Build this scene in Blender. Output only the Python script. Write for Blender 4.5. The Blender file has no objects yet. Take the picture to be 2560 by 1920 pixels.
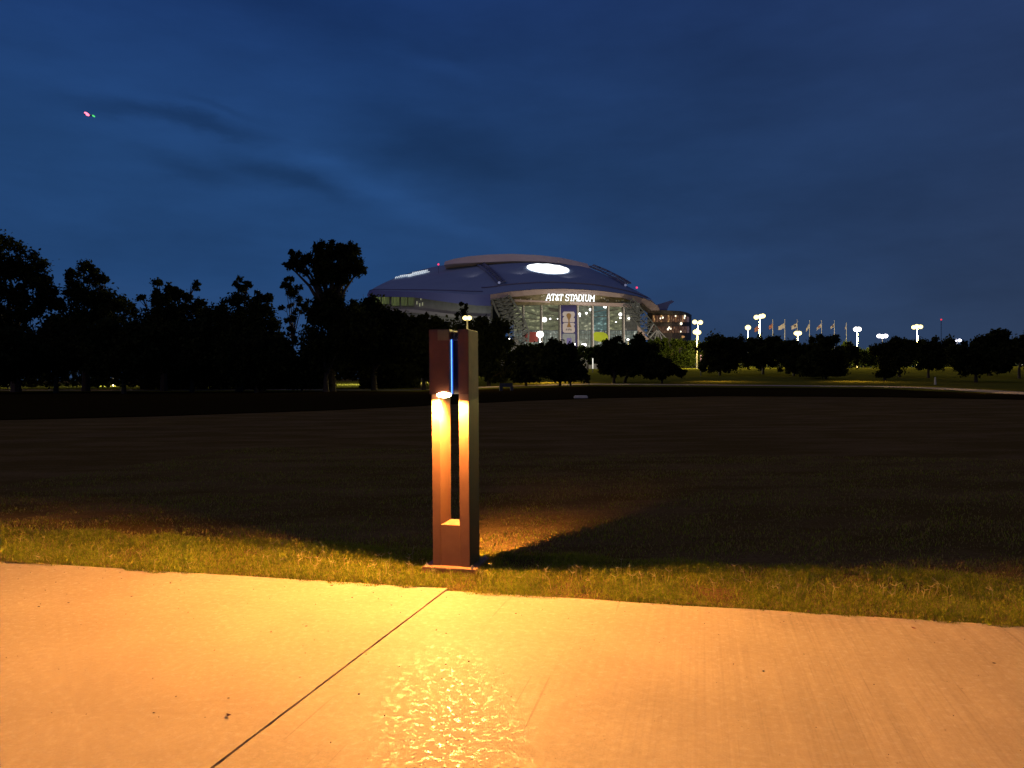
import bpy, bmesh, math, random
import numpy as np
from mathutils import Vector, Matrix, noise as mnoise

R = math.radians
C = bpy.context.scene.collection
SC = bpy.context.scene

# ------------------------------------------------------------------ camera
F = 1923.0                      # focal length in pixels of the 2560 px photograph
CAM_H = 1.5
cam_data = bpy.data.cameras.new('camera')
cam = bpy.data.objects.new('camera', cam_data)
C.objects.link(cam)
cam_data.sensor_width = 36.0
cam_data.lens = 36.0 * F / 2560.0
cam_data.clip_start = 0.05
cam_data.clip_end = 6000
RM = Matrix.Rotation(R(90 - 0.49), 3, 'X') @ Matrix.Rotation(R(-0.40), 3, 'Z')
cam.matrix_world = Matrix.Translation((0, 0, CAM_H)) @ RM.to_4x4()
SC.camera = cam

# ------------------------------------------------------------------ exposure
SC.view_settings.view_transform = 'Standard'
SC.view_settings.look = 'None'
SC.view_settings.exposure = 0.0
SC.view_settings.gamma = 1.0
SC.render.engine = 'CYCLES'
SC.cycles.max_bounces = 5
SC.cycles.diffuse_bounces = 3
SC.cycles.transparent_max_bounces = 6
SC.cycles.sample_clamp_indirect = 4.0
SC.cycles.use_denoising = True
SC.cycles.caustics_reflective = False
SC.cycles.caustics_refractive = False


def lin(r, g, b):
    f = lambda c: (c / 255 / 12.92) if c <= 10 else ((c / 255 + 0.055) / 1.055) ** 2.4
    return (f(r), f(g), f(b), 1.0)


# ------------------------------------------------------------------ node helpers
def N(nt, typ, **kw):
    n = nt.nodes.new(typ)
    for k, v in kw.items():
        if k.startswith('i_'):
            key = k[2:].replace('_', ' ')
            n.inputs[key].default_value = v
        else:
            setattr(n, k, v)
    return n


def M_(nt, op, a, b=None, c=None, clamp=False):
    n = nt.nodes.new('ShaderNodeMath')
    n.operation = op
    n.use_clamp = clamp
    for i, v in enumerate((a, b, c)):
        if v is None:
            continue
        if isinstance(v, (int, float)):
            n.inputs[i].default_value = v
        else:
            nt.links.new(v, n.inputs[i])
    return n.outputs[0]


def mixc(nt, fac, a, b, blend='MIX'):
    n = nt.nodes.new('ShaderNodeMix')
    n.data_type = 'RGBA'
    n.blend_type = blend
    ins = [n.inputs[0], n.inputs[6], n.inputs[7]]
    for s, v in zip(ins, (fac, a, b)):
        if isinstance(v, (int, float)):
            s.default_value = v
        elif isinstance(v, (tuple, list)):
            s.default_value = v
        else:
            nt.links.new(v, s)
    return n.outputs[2]


def ramp(nt, fac, stops, interp='LINEAR'):
    n = nt.nodes.new('ShaderNodeValToRGB')
    n.color_ramp.interpolation = interp
    el = n.color_ramp.elements
    while len(el) < len(stops):
        el.new(0.5)
    for e, (p, c) in zip(el, stops):
        e.position = p
        e.color = c if isinstance(c, (tuple, list)) else (c, c, c, 1)
    nt.links.new(fac, n.inputs[0])
    return n.outputs[0]


# ------------------------------------------------------------------ world: dusk sky with thin cloud
world = bpy.data.worlds.new('World')
SC.world = world
world.use_nodes = True
wt = world.node_tree
wt.nodes.clear()
tc = N(wt, 'ShaderNodeTexCoord')
sep = N(wt, 'ShaderNodeSeparateXYZ')
wt.links.new(tc.outputs['Generated'], sep.inputs[0])
az = M_(wt, 'ARCTAN2', sep.outputs[0], sep.outputs[1])
el_ = M_(wt, 'ARCSINE', sep.outputs[2])
# warp coordinates with noise so cloud edges fray
cmb = N(wt, 'ShaderNodeCombineXYZ')
wt.links.new(M_(wt, 'MULTIPLY', az, 3.0), cmb.inputs[0])
wt.links.new(M_(wt, 'MULTIPLY', el_, 9.0), cmb.inputs[1])
wn = N(wt, 'ShaderNodeTexNoise', i_Scale=1.6, i_Detail=7.0, i_Roughness=0.6)
wt.links.new(cmb.outputs[0], wn.inputs['Vector'])
wsep = N(wt, 'ShaderNodeSeparateColor')
wt.links.new(wn.outputs['Color'], wsep.inputs[0])
azw = M_(wt, 'ADD', az, M_(wt, 'MULTIPLY', M_(wt, 'SUBTRACT', wsep.outputs[0], 0.5), 0.10))
elw = M_(wt, 'ADD', el_, M_(wt, 'MULTIPLY', M_(wt, 'SUBTRACT', wsep.outputs[1], 0.5), 0.055))
base = ramp(wt, M_(wt, 'MULTIPLY', el_, 1.6), [
    (0.0, lin(50, 72, 104)), (0.07, lin(42, 70, 110)), (0.20, lin(34, 67, 112)), (0.42, lin(31, 63, 108)),
    (0.75, lin(25, 52, 102)), (1.0, lin(20, 43, 92))])
# purplish towards the right
pur = M_(wt, 'MULTIPLY_ADD', az, 1.25, 0.22, clamp=True)
base = mixc(wt, M_(wt, 'MULTIPLY', pur, 0.95), base, ramp(wt, el_, [(0.0, lin(46, 60, 84)), (0.25, lin(37, 55, 89)), (0.5, lin(33, 51, 90))]))
big = N(wt, 'ShaderNodeTexNoise', i_Scale=0.9, i_Detail=5.0, i_Roughness=0.55)
wt.links.new(cmb.outputs[0], big.inputs['Vector'])
shade = ramp(wt, big.outputs['Fac'], [(0.3, 0.84), (0.7, 1.20)])
base = mixc(wt, 1.0, base, shade, 'MULTIPLY')


def cloud(px, py, sx, sy, tilt, amt):
    """soft elongated patch; px,py in photograph pixels turned into a direction"""
    global base
    a0 = math.atan2(px - 1280, F)
    e0 = math.atan2(943 - py, F)
    t = R(tilt)
    da = M_(wt, 'SUBTRACT', azw, a0)
    de = M_(wt, 'SUBTRACT', elw, e0)
    p = M_(wt, 'ADD', M_(wt, 'MULTIPLY', da, math.cos(t) * F / sx), M_(wt, 'MULTIPLY', de, math.sin(t) * F / sx))
    q = M_(wt, 'ADD', M_(wt, 'MULTIPLY', da, -math.sin(t) * F / sy), M_(wt, 'MULTIPLY', de, math.cos(t) * F / sy))
    d = M_(wt, 'ADD', M_(wt, 'MULTIPLY', p, p), M_(wt, 'MULTIPLY', q, q))
    m = M_(wt, 'EXPONENT', M_(wt, 'MULTIPLY', d, -1.0))
    f = M_(wt, 'MULTIPLY_ADD', m, amt, 1.0)
    base = mixc(wt, 1.0, base, f, 'MULTIPLY')


cloud(640, 380, 560, 190, -14, 0.15)
cloud(400, 338, 210, 17, -2, -0.26)
cloud(560, 352, 130, 13, -9, -0.22)
cloud(260, 350, 110, 13, 3, -0.12)
cloud(500, 452, 110, 24, -6, -0.26)
cloud(690, 447, 110, 26, -14, -0.30)
cloud(800, 470, 60, 20, -24, -0.18)
cloud(560, 305, 90, 10, -12, -0.16)
cloud(1080, 355, 250, 75, -22, -0.26)
cloud(1350, 450, 420, 120, -10, -0.10)
cloud(1000, 500, 260, 30, -24, 0.22)
cloud(820, 405, 110, 20, -10, 0.14)
cloud(1090, 165, 120, 22, -12, 0.16)
cloud(900, 215, 330, 55, -14, 0.12)
cloud(900, 60, 600, 60, -6, -0.14)
cloud(300, 560, 420, 60, 0, 0.10)
cloud(1900, 640, 500, 26, 2, 0.08)
cloud(1700, 250, 500, 110, 8, -0.08)
fn = N(wt, 'ShaderNodeTexNoise', i_Scale=4.2, i_Detail=8.0, i_Roughness=0.62)
wt.links.new(cmb.outputs[0], fn.inputs['Vector'])
base = mixc(wt, 1.0, base, ramp(wt, fn.outputs['Fac'], [(0.32, 0.97), (0.68, 1.025)]), 'MULTIPLY')
bg = N(wt, 'ShaderNodeBackground')
wt.links.new(base, bg.inputs[0])
bg.inputs[1].default_value = 1.0
wo = N(wt, 'ShaderNodeOutputWorld')
wt.links.new(bg.outputs[0], wo.inputs[0])

# weak, very soft afterglow behind the viewer: the only "sun"
sun_d = bpy.data.lights.new('sun', 'SUN')
sun_d.energy = 0.25
sun_d.angle = R(60)
sun_d.color = (1.0, 0.62, 0.42)
sun = bpy.data.objects.new('sun', sun_d)
C.objects.link(sun)
sun.rotation_euler = (R(48), 0, R(-52))


# ------------------------------------------------------------------ projection helpers
def ray(px, py):
    return RM @ Vector(((px - 1280) / F, -(py - 960) / F, -1.0))


def at(px, py, D):
    d = ray(px, py)
    k = D / d.y
    return Vector((d.x * k, D, CAM_H + d.z * k))


def proj(p):
    q = RM.transposed() @ (Vector(p) - Vector((0, 0, CAM_H)))
    return 1280 + F * q.x / -q.z, 960 - F * q.y / -q.z


def sstep(a, b, x):
    t = min(1, max(0, (x - a) / (b - a)))
    return t * t * (3 - 2 * t)


GZ = -0.018


def terrain(x, y):
    a = x / max(y, 1.0)
    amp = 0.35 + 3.0 * sstep(-0.14, 0.02, a)
    return GZ + amp * sstep(62, 190, y) + 0.10 * math.sin(x * 0.05) * sstep(30, 60, y)


def ground(px, py, dmax=400.0):
    d = ray(px, py)
    prev = 2.0
    y = 2.0
    while y < dmax:
        k = y / d.y
        z = CAM_H + d.z * k
        if z <= terrain(d.x * k, y):
            lo, hi = prev, y
            for _ in range(20):
                m = (lo + hi) / 2
                k = m / d.y
                if CAM_H + d.z * k <= terrain(d.x * k, m):
                    hi = m
                else:
                    lo = m
            k = hi / d.y
            return Vector((d.x * k, hi, terrain(d.x * k, hi)))
        prev = y
        y += max(0.2, y * 0.01)
    k = dmax / d.y
    return Vector((d.x * k, dmax, terrain(d.x * k, dmax)))


# ------------------------------------------------------------------ object helpers
def obj(name, bm, m=None, parent=None, smooth=False):
    me = bpy.data.meshes.new(name)
    if isinstance(bm, bmesh.types.BMesh):
        bm.to_mesh(me)
        bm.free()
    else:
        v, f = bm
        me.from_pydata([tuple(p) for p in v], [], f)
    o = bpy.data.objects.new(name, me)
    C.objects.link(o)
    if m:
        for mm in (m if isinstance(m, list) else [m]):
            me.materials.append(mm)
    if parent:
        o.parent = parent
    if smooth:
        for p in me.polygons:
            p.use_smooth = True
    return o


def thing(name, label, cat, loc=(0, 0, 0), rotz=0, group=None):
    o = bpy.data.objects.new(name, None)
    o.empty_display_size = 0.1
    C.objects.link(o)
    o.location = loc
    o.rotation_euler = (0, 0, rotz)
    o['label'] = label
    o['category'] = cat
    if group:
        o['group'] = group
    return o


def tag(o, label=None, cat=None, group=None, kind=None):
    if label:
        o['label'] = label
    if cat:
        o['category'] = cat
    if group:
        o['group'] = group
    if kind:
        o['kind'] = kind
    return o


def box(bm, x0, x1, y0, y1, z0, z1, bev=0.0, mi=0):
    vs = [bm.verts.new(p) for p in ((x0, y0, z0), (x1, y0, z0), (x1, y1, z0), (x0, y1, z0),
                                    (x0, y0, z1), (x1, y0, z1), (x1, y1, z1), (x0, y1, z1))]
    fs = [bm.faces.new([vs[i] for i in q]) for q in
          ((0, 3, 2, 1), (4, 5, 6, 7), (0, 1, 5, 4), (1, 2, 6, 5), (2, 3, 7, 6), (3, 0, 4, 7))]
    for f in fs:
        f.material_index = mi
    if bev:
        es = list({e for f in fs for e in f.edges})
        bmesh.ops.bevel(bm, geom=es, offset=bev, segments=2, affect='EDGES')


def bar(bm, a, b, r, sides=4, r2=None):
    a = Vector(a)
    b = Vector(b)
    r2 = r if r2 is None else r2
    d = (b - a)
    if d.length < 1e-6:
        return
    d.normalize()
    up = Vector((0, 0, 1)) if abs(d.z) < 0.95 else Vector((0, 1, 0))
    s = d.cross(up).normalized()
    t = d.cross(s).normalized()
    ra, rb = [], []
    for i in range(sides):
        an = 2 * math.pi * (i + 0.5) / sides
        v = s * math.cos(an) + t * math.sin(an)
        ra.append(bm.verts.new(a + v * r))
        rb.append(bm.verts.new(b + v * r2))
    for i in range(sides):
        j = (i + 1) % sides
        bm.faces.new((ra[i], ra[j], rb[j], rb[i]))
    bm.faces.new(ra[::-1])
    bm.faces.new(rb)


def ball(bm, c, rx, ry=None, rz=None, u=12, v=8):
    ry = rx if ry is None else ry
    rz = rx if rz is None else rz
    m = Matrix.Translation(c) @ Matrix.Diagonal((rx, ry, rz, 1))
    bmesh.ops.create_uvsphere(bm, u_segments=u, v_segments=v, radius=1.0, matrix=m)


def prism(bm, pts, dvec):
    """closed polygon pts extruded along dvec"""
    a = [bm.verts.new(p) for p in pts]
    b = [bm.verts.new(Vector(p) + Vector(dvec)) for p in pts]
    bm.faces.new(a)
    bm.faces.new(b[::-1])
    n = len(a)
    for i in range(n):
        j = (i + 1) % n
        bm.faces.new((a[j], a[i], b[i], b[j]))


def strip(bm, top, bot, thick=None):
    """ribbon between two equally long point lists, with a thickness vector"""
    n = len(top)
    T = Vector(thick) if thick else Vector((0, 0.6, 0))
    A = [bm.verts.new(p) for p in top]
    B = [bm.verts.new(p) for p in bot]
    A2 = [bm.verts.new(Vector(p) + T) for p in top]
    B2 = [bm.verts.new(Vector(p) + T) for p in bot]
    for i in range(n - 1):
        bm.faces.new((A[i], B[i], B[i + 1], A[i + 1]))
        bm.faces.new((A2[i + 1], B2[i + 1], B2[i], A2[i]))
        bm.faces.new((A2[i], A[i], A[i + 1], A2[i + 1]))
        bm.faces.new((B[i], B2[i], B2[i + 1], B[i + 1]))
    bm.faces.new((A[0], A2[0], B2[0], B[0]))
    bm.faces.new((A[-1], B[-1], B2[-1], A2[-1]))


def interp(pts, x):
    """piecewise linear: pts = [(x, v...)], returns list of v"""
    if x <= pts[0][0]:
        return pts[0][1:]
    for p, q in zip(pts, pts[1:]):
        if x <= q[0]:
            t = (x - p[0]) / (q[0] - p[0])
            return tuple(a + (b - a) * t for a, b in zip(p[1:], q[1:]))
    return pts[-1][1:]


# ------------------------------------------------------------------ materials
def mat(name, col, rough=0.7, metal=0.0, var=0.15, scale=4.0, bump=0.0, bscale=30.0, col2=None, spec=0.5,
        emis=None, estr=0.0, coords='Object'):
    m = bpy.data.materials.new(name)
    m.use_nodes = True
    nt = m.node_tree
    p = nt.nodes['Principled BSDF']
    tcx = N(nt, 'ShaderNodeTexCoord')
    nz = N(nt, 'ShaderNodeTexNoise', i_Scale=scale, i_Detail=6.0, i_Roughness=0.6)
    nt.links.new(tcx.outputs[coords], nz.inputs['Vector'])
    c1 = tuple(c * (1 - var) for c in col[:3]) + (1,)
    c2 = tuple(min(1, c * (1 + var)) for c in (col2 or col)[:3]) + (1,)
    cr = ramp(nt, nz.outputs['Fac'], [(0.3, c1), (0.7, c2)])
    nt.links.new(cr, p.inputs['Base Color'])
    p.inputs['Roughness'].default_value = rough
    p.inputs['Metallic'].default_value = metal
    p.inputs['Specular IOR Level'].default_value = spec
    if bump:
        bz = N(nt, 'ShaderNodeTexNoise', i_Scale=bscale, i_Detail=5.0)
        nt.links.new(tcx.outputs[coords], bz.inputs['Vector'])
        b = N(nt, 'ShaderNodeBump', i_Strength=bump, i_Distance=0.02)
        nt.links.new(bz.outputs['Fac'], b.inputs['Height'])
        nt.links.new(b.outputs[0], p.inputs['Normal'])
    if emis:
        p.inputs['Emission Color'].default_value = emis
        p.inputs['Emission Strength'].default_value = estr
    return m


def glow(name, col, strength):
    m = bpy.data.materials.new(name)
    m.use_nodes = True
    nt = m.node_tree
    nt.nodes.clear()
    e = N(nt, 'ShaderNodeEmission')
    e.inputs[0].default_value = tuple(col[:3]) + (1,)
    e.inputs[1].default_value = strength
    o = N(nt, 'ShaderNodeOutputMaterial')
    nt.links.new(e.outputs[0], o.inputs[0])
    return m


def win_mat(name, c_dark, c_mid, c_hi, scale=(0.5, 0.5, 0.5), strength=1.0, thr=0.62):
    """lit window seen through glass: mottled interior light plus a glossy pane"""
    m = bpy.data.materials.new(name)
    m.use_nodes = True
    nt = m.node_tree
    p = nt.nodes['Principled BSDF']
    tcx = N(nt, 'ShaderNodeTexCoord')
    mp = N(nt, 'ShaderNodeMapping')
    mp.inputs['Scale'].default_value = scale
    nt.links.new(tcx.outputs['Object'], mp.inputs[0])
    nz = N(nt, 'ShaderNodeTexNoise', i_Scale=1.0, i_Detail=5.0, i_Roughness=0.65)
    nt.links.new(mp.outputs[0], nz.inputs['Vector'])
    cr = ramp(nt, nz.outputs['Fac'], [(0.32, c_dark), (0.5, c_mid), (thr, c_mid), (thr + 0.08, c_hi)])
    nt.links.new(cr, p.inputs['Emission Color'])
    p.inputs['Emission Strength'].default_value = strength
    p.inputs['Base Color'].default_value = (0.02, 0.02, 0.02, 1)
    p.inputs['Roughness'].default_value = 0.15
    return m


# grassy ground
def ground_mat(name, green, dry, dryamt=0.5, bump=0.6):
    m = bpy.data.materials.new(name)
    m.use_nodes = True
    nt = m.node_tree
    p = nt.nodes['Principled BSDF']
    tcx = N(nt, 'ShaderNodeTexCoord')
    mp = N(nt, 'ShaderNodeMapping')
    mp.inputs['Scale'].default_value = (0.35, 1.0, 1.0)
    nt.links.new(tcx.outputs['Object'], mp.inputs[0])
    a = N(nt, 'ShaderNodeTexNoise', i_Scale=0.9, i_Detail=8.0, i_Roughness=0.68)
    nt.links.new(mp.outputs[0], a.inputs['Vector'])
    b = N(nt, 'ShaderNodeTexNoise', i_Scale=38.0, i_Detail=6.0, i_Roughness=0.75)
    nt.links.new(tcx.outputs['Object'], b.inputs['Vector'])
    f = ramp(nt, a.outputs['Fac'], [(0.42, 0.0), (0.72, 1.0)])
    c = mixc(nt, M_(nt, 'MULTIPLY', f, dryamt), green, dry)
    fine = ramp(nt, b.outputs['Fac'], [(0.3, 0.55), (0.7, 1.45)])
    c = mixc(nt, 1.0, c, fine, 'MULTIPLY')
    nt.links.new(c, p.inputs['Base Color'])
    p.inputs['Roughness'].default_value = 1.0
    p.inputs['Specular IOR Level'].default_value = 0.0
    bz = N(nt, 'ShaderNodeBump', i_Strength=bump, i_Distance=0.05)
    nt.links.new(b.outputs['Fac'], bz.inputs['Height'])
    nt.links.new(bz.outputs[0], p.inputs['Normal'])
    return m


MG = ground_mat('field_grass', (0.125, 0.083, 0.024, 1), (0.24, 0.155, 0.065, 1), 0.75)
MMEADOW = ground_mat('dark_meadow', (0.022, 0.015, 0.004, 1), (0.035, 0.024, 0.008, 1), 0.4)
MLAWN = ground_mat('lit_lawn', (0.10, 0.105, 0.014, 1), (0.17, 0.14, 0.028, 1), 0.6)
MPATH = mat('path_concrete', (0.27, 0.22, 0.16), 0.9, var=0.2, scale=0.5)
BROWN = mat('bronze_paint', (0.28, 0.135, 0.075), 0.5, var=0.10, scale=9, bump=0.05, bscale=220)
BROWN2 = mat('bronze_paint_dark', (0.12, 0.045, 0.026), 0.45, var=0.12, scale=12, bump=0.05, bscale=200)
PLATE = mat('base_plate_paint', (0.24, 0.11, 0.07), 0.55, var=0.3, scale=14, bump=0.2, bscale=80)
PALE = mat('sticker_and_side_light', (0.20, 0.18, 0.09), 0.7, var=0.22, scale=7, bump=0.15, bscale=60)  # sticker colour; also the light painted on the column's upper right side
STEEL = mat('pole_paint', (0.42, 0.40, 0.36), 0.5, var=0.1)
DARKST = mat('dark_steel', (0.05, 0.05, 0.05), 0.5, var=0.2)

# ------------------------------------------------------------------ ground
def grid(name, xs, ys, m, zoff=0.0, keep=None):
    v = [(x, y, terrain(x, y) + zoff) for y in ys for x in xs]
    nx = len(xs)
    f = []
    for j in range(len(ys) - 1):
        for i in range(nx - 1):
            if keep is None or keep((xs[i] + xs[i + 1]) / 2, (ys[j] + ys[j + 1]) / 2):
                f.append((j * nx + i, j * nx + i + 1, (j + 1) * nx + i + 1, (j + 1) * nx + i))
    o = obj(name, (v, f), m, smooth=True)
    return o


xs = sorted(set([-4000, -2000, -1000, -500, -300, 300, 500, 1000, 2000, 4000] + list(range(-200, 201, 5))))
ys = sorted(set([-60, -20, 0, 5, 10, 20, 30, 40, 50] + list(range(55, 261, 5)) + [300, 400, 600, 900, 1500, 3000, 5500]))
o = grid('ground', xs, ys, MG)
tag(o, kind='structure')

# the unmown dark strip beyond the mown field: near edge read off the photograph
edge_px = [(-400, 1062), (0, 1051), (400, 1041), (800, 1027), (1050, 1016), (1300, 1003), (1500, 996), (1800, 991),
           (2200, 993), (2560, 1000), (3000, 1010)]
edge = [ground(x, y) for x, y in edge_px]
far_px = [(-400, 975), (0, 979), (400, 980), (800, 978), (1050, 979), (1300, 971), (1500, 966), (1800, 969),
          (2200, 972), (2560, 988), (3000, 1000)]
far = [ground(x, y) for x, y in far_px]


def between(name, A, B, n, m, zoff, sub=6):
    v, f = [], []
    A2, B2 = [], []
    for P, Q in ((A, A2), (B, B2)):
        for i in range(len(P) - 1):
            for k in range(sub):
                Q.append(P[i].lerp(P[i + 1], k / sub))
        Q.append(P[-1])
    for j in range(n + 1):
        for a, b in zip(A2, B2):
            p = a.lerp(b, j / n)
            v.append((p.x, p.y, terrain(p.x, p.y) + zoff))
    w = len(A2)
    for j in range(n):
        for i in range(w - 1):
            f.append((j * w + i, j * w + i + 1, (j + 1) * w + i + 1, (j + 1) * w + i))
    return obj(name, (v, f), m, smooth=True)


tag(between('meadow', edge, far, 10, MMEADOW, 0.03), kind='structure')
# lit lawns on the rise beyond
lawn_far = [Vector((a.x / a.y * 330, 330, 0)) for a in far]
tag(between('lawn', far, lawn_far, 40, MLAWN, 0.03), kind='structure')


# far footpath
def ribbon(name, pts, w, m, zoff):
    v, f = [], []
    P = []
    for i in range(len(pts) - 1):
        for k in range(8):
            P.append(pts[i].lerp(pts[i + 1], k / 8))
    P.append(pts[-1])
    for i, p in enumerate(P):
        a = P[max(0, i - 1)]
        b = P[min(len(P) - 1, i + 1)]
        d = (b - a)
        d.z = 0
        d.normalize()
        n = Vector((-d.y, d.x, 0))
        for k in (-1, -0.33, 0.33, 1):
            q = p + n * w * 0.5 * k
            v.append((q.x, q.y, terrain(q.x, q.y) + zoff))
    for i in range(len(P) - 1):
        for k in range(3):
            f.append((i * 4 + k, (i + 1) * 4 + k, (i + 1) * 4 + k + 1, i * 4 + k + 1))
    return obj(name, (v, f), m)


pth = [ground(x, y) for x, y in ((-500, 972), (0, 976), (350, 976), (700, 975), (1000, 976), (1130, 972), (1240, 968), (1480, 961),
                                 (1750, 963), (2050, 966), (2200, 967), (2330, 971), (2440, 977), (2560, 985), (2900, 1000))]
tag(ribbon('footpath', pth, 3.0, MPATH, 0.045), kind='structure')

# ------------------------------------------------------------------ pavement in front
def flat(px, py, z=0.0):
    g_ = ray(px, py)
    k_ = (z - CAM_H) / g_.z
    return Vector((g_.x * k_, g_.y * k_))


EA = flat(0, 1404)
EB = flat(2560, 1560)
ed = (EB - EA).normalized()          # along the pavement edge, to the right
en = Vector((-ed.y, ed.x))           # away from the camera
g = ground(1117, 1473)
JP = EA + ed * ((flat(1122, 1470) - EA).dot(ed))
JQ = flat(529, 1920) - JP
SKEW = JQ.dot(ed) / JQ.dot(en)      # the joint is not quite square to the edge


def conc_mat(name, broom, seed):
    m = bpy.data.materials.new(name)
    m.use_nodes = True
    nt = m.node_tree
    p = nt.nodes['Principled BSDF']
    tcx = N(nt, 'ShaderNodeTexCoord')
    mp = N(nt, 'ShaderNodeMapping')
    mp.inputs['Location'].default_value = (seed, seed * 2.3, 0)
    nt.links.new(tcx.outputs['Object'], mp.inputs[0])
    V = mp.outputs[0]
    big = N(nt, 'ShaderNodeTexNoise', i_Scale=1.3, i_Detail=7.0, i_Roughness=0.62)
    fine = N(nt, 'ShaderNodeTexNoise', i_Scale=90.0, i_Detail=4.0, i_Roughness=0.7)
    med = N(nt, 'ShaderNodeTexNoise', i_Scale=24.0, i_Detail=6.0, i_Roughness=0.65)
    pits = N(nt, 'ShaderNodeTexVoronoi', i_Scale=26.0)
    for n in (big, fine, med, pits):
        nt.links.new(V, n.inputs['Vector'])
    # broom lines run along local y (across the path)
    mb = N(nt, 'ShaderNodeMapping')
    mb.inputs['Scale'].default_value = (70.0, 0.7, 1.0)
    nt.links.new(V, mb.inputs[0])
    br = N(nt, 'ShaderNodeTexNoise', i_Scale=1.0, i_Detail=3.0, i_Roughness=0.6)
    nt.links.new(mb.outputs[0], br.inputs['Vector'])
    mb2 = N(nt, 'ShaderNodeMapping')
    mb2.inputs['Scale'].default_value = (16.0, 0.45, 1.0)
    nt.links.new(V, mb2.inputs[0])
    br2 = N(nt, 'ShaderNodeTexNoise', i_Scale=1.0, i_Detail=2.0)
    nt.links.new(mb2.outputs[0], br2.inputs['Vector'])
    c = ramp(nt, big.outputs['Fac'], [(0.3, (0.33, 0.268, 0.175, 1)), (0.7, (0.41, 0.34, 0.225, 1))])
    c = mixc(nt, 1.0, c, ramp(nt, med.outputs['Fac'], [(0.3, 0.90), (0.65, 1.06)]), 'MULTIPLY')
    c = mixc(nt, 1.0, c, ramp(nt, fine.outputs['Fac'], [(0.3, 0.90), (0.7, 1.08)]), 'MULTIPLY')
    # dark specks and scuffs
    sp = N(nt, 'ShaderNodeTexNoise', i_Scale=5.0, i_Detail=3.0)
    nt.links.new(V, sp.inputs['Vector'])
    pit = M_(nt, 'MULTIPLY', ramp(nt, pits.outputs['Distance'], [(0.07, 1.0), (0.16, 0.0)]),
             ramp(nt, sp.outputs['Fac'], [(0.60, 0.0), (0.66, 1.0)]))
    c = mixc(nt, M_(nt, 'MULTIPLY', pit, 0.55), c, (0.10, 0.075, 0.05, 1))
    if broom:
        # the odd deeper scratch across the path
        ms = N(nt, 'ShaderNodeMapping')
        ms.inputs['Scale'].default_value = (26.0, 0.5, 1.0)
        nt.links.new(V, ms.inputs[0])
        sc_ = N(nt, 'ShaderNodeTexNoise', i_Scale=1.0, i_Detail=1.0)
        nt.links.new(ms.outputs[0], sc_.inputs['Vector'])
        scr = ramp(nt, sc_.outputs['Fac'], [(0.715, 0.0), (0.735, 1.0)])
        c = mixc(nt, M_(nt, 'MULTIPLY', scr, 0.32), c, (0.13, 0.09, 0.06, 1))
        sxx = N(nt, 'ShaderNodeSeparateXYZ')
        nt.links.new(tcx.outputs['Object'], sxx.inputs[0])
        gx = M_(nt, 'MULTIPLY_ADD', sxx.outputs[0], 0.55, -0.25, clamp=True)
        c2 = mixc(nt, 1.0, c, ramp(nt, br.outputs['Fac'], [(0.3, 0.86), (0.5, 1.0), (0.7, 1.05)]), 'MULTIPLY')
        c2 = mixc(nt, 1.0, c2, ramp(nt, br2.outputs['Fac'], [(0.3, 0.93), (0.7, 1.04)]), 'MULTIPLY')
        c = mixc(nt, gx, c, c2)
    nt.links.new(c, p.inputs['Base Color'])
    # worn smooth blotches: glossier
    wear = N(nt, 'ShaderNodeTexNoise', i_Scale=26.0, i_Detail=7.0, i_Roughness=0.75)
    nt.links.new(V, wear.inputs['Vector'])
    ro = ramp(nt, wear.outputs['Fac'], [(0.50, 0.85), (0.62, 0.36)])
    nt.links.new(ro, p.inputs['Roughness'])
    p.inputs['Specular IOR Level'].default_value = 0.34
    m60 = N(nt, 'ShaderNodeTexNoise', i_Scale=75.0, i_Detail=4.0, i_Roughness=0.6)
    nt.links.new(V, m60.inputs['Vector'])
    h = M_(nt, 'ADD', M_(nt, 'MULTIPLY', med.outputs['Fac'], 0.07), M_(nt, 'MULTIPLY', fine.outputs['Fac'], 0.16))
    h = M_(nt, 'ADD', h, M_(nt, 'MULTIPLY', m60.outputs['Fac'], 0.07))
    if broom:
        # broomed texture is stronger away from the joint
        sx = N(nt, 'ShaderNodeSeparateXYZ')
        nt.links.new(tcx.outputs['Object'], sx.inputs[0])
        gr = M_(nt, 'MULTIPLY_ADD', sx.outputs[0], 0.55, -0.35, clamp=True)
        h = M_(nt, 'ADD', h, M_(nt, 'MULTIPLY', M_(nt, 'MULTIPLY', br.outputs['Fac'], 0.6), gr))
        h = M_(nt, 'ADD', h, M_(nt, 'MULTIPLY', M_(nt, 'MULTIPLY', br2.outputs['Fac'], 0.8), gr))
    h = M_(nt, 'SUBTRACT', h, M_(nt, 'MULTIPLY', pit, 0.3))
    b = N(nt, 'ShaderNodeBump', i_Strength=0.55, i_Distance=0.005)
    nt.links.new(h, b.inputs['Height'])
    nt.links.new(b.outputs[0], p.inputs['Normal'])
    return m


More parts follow.
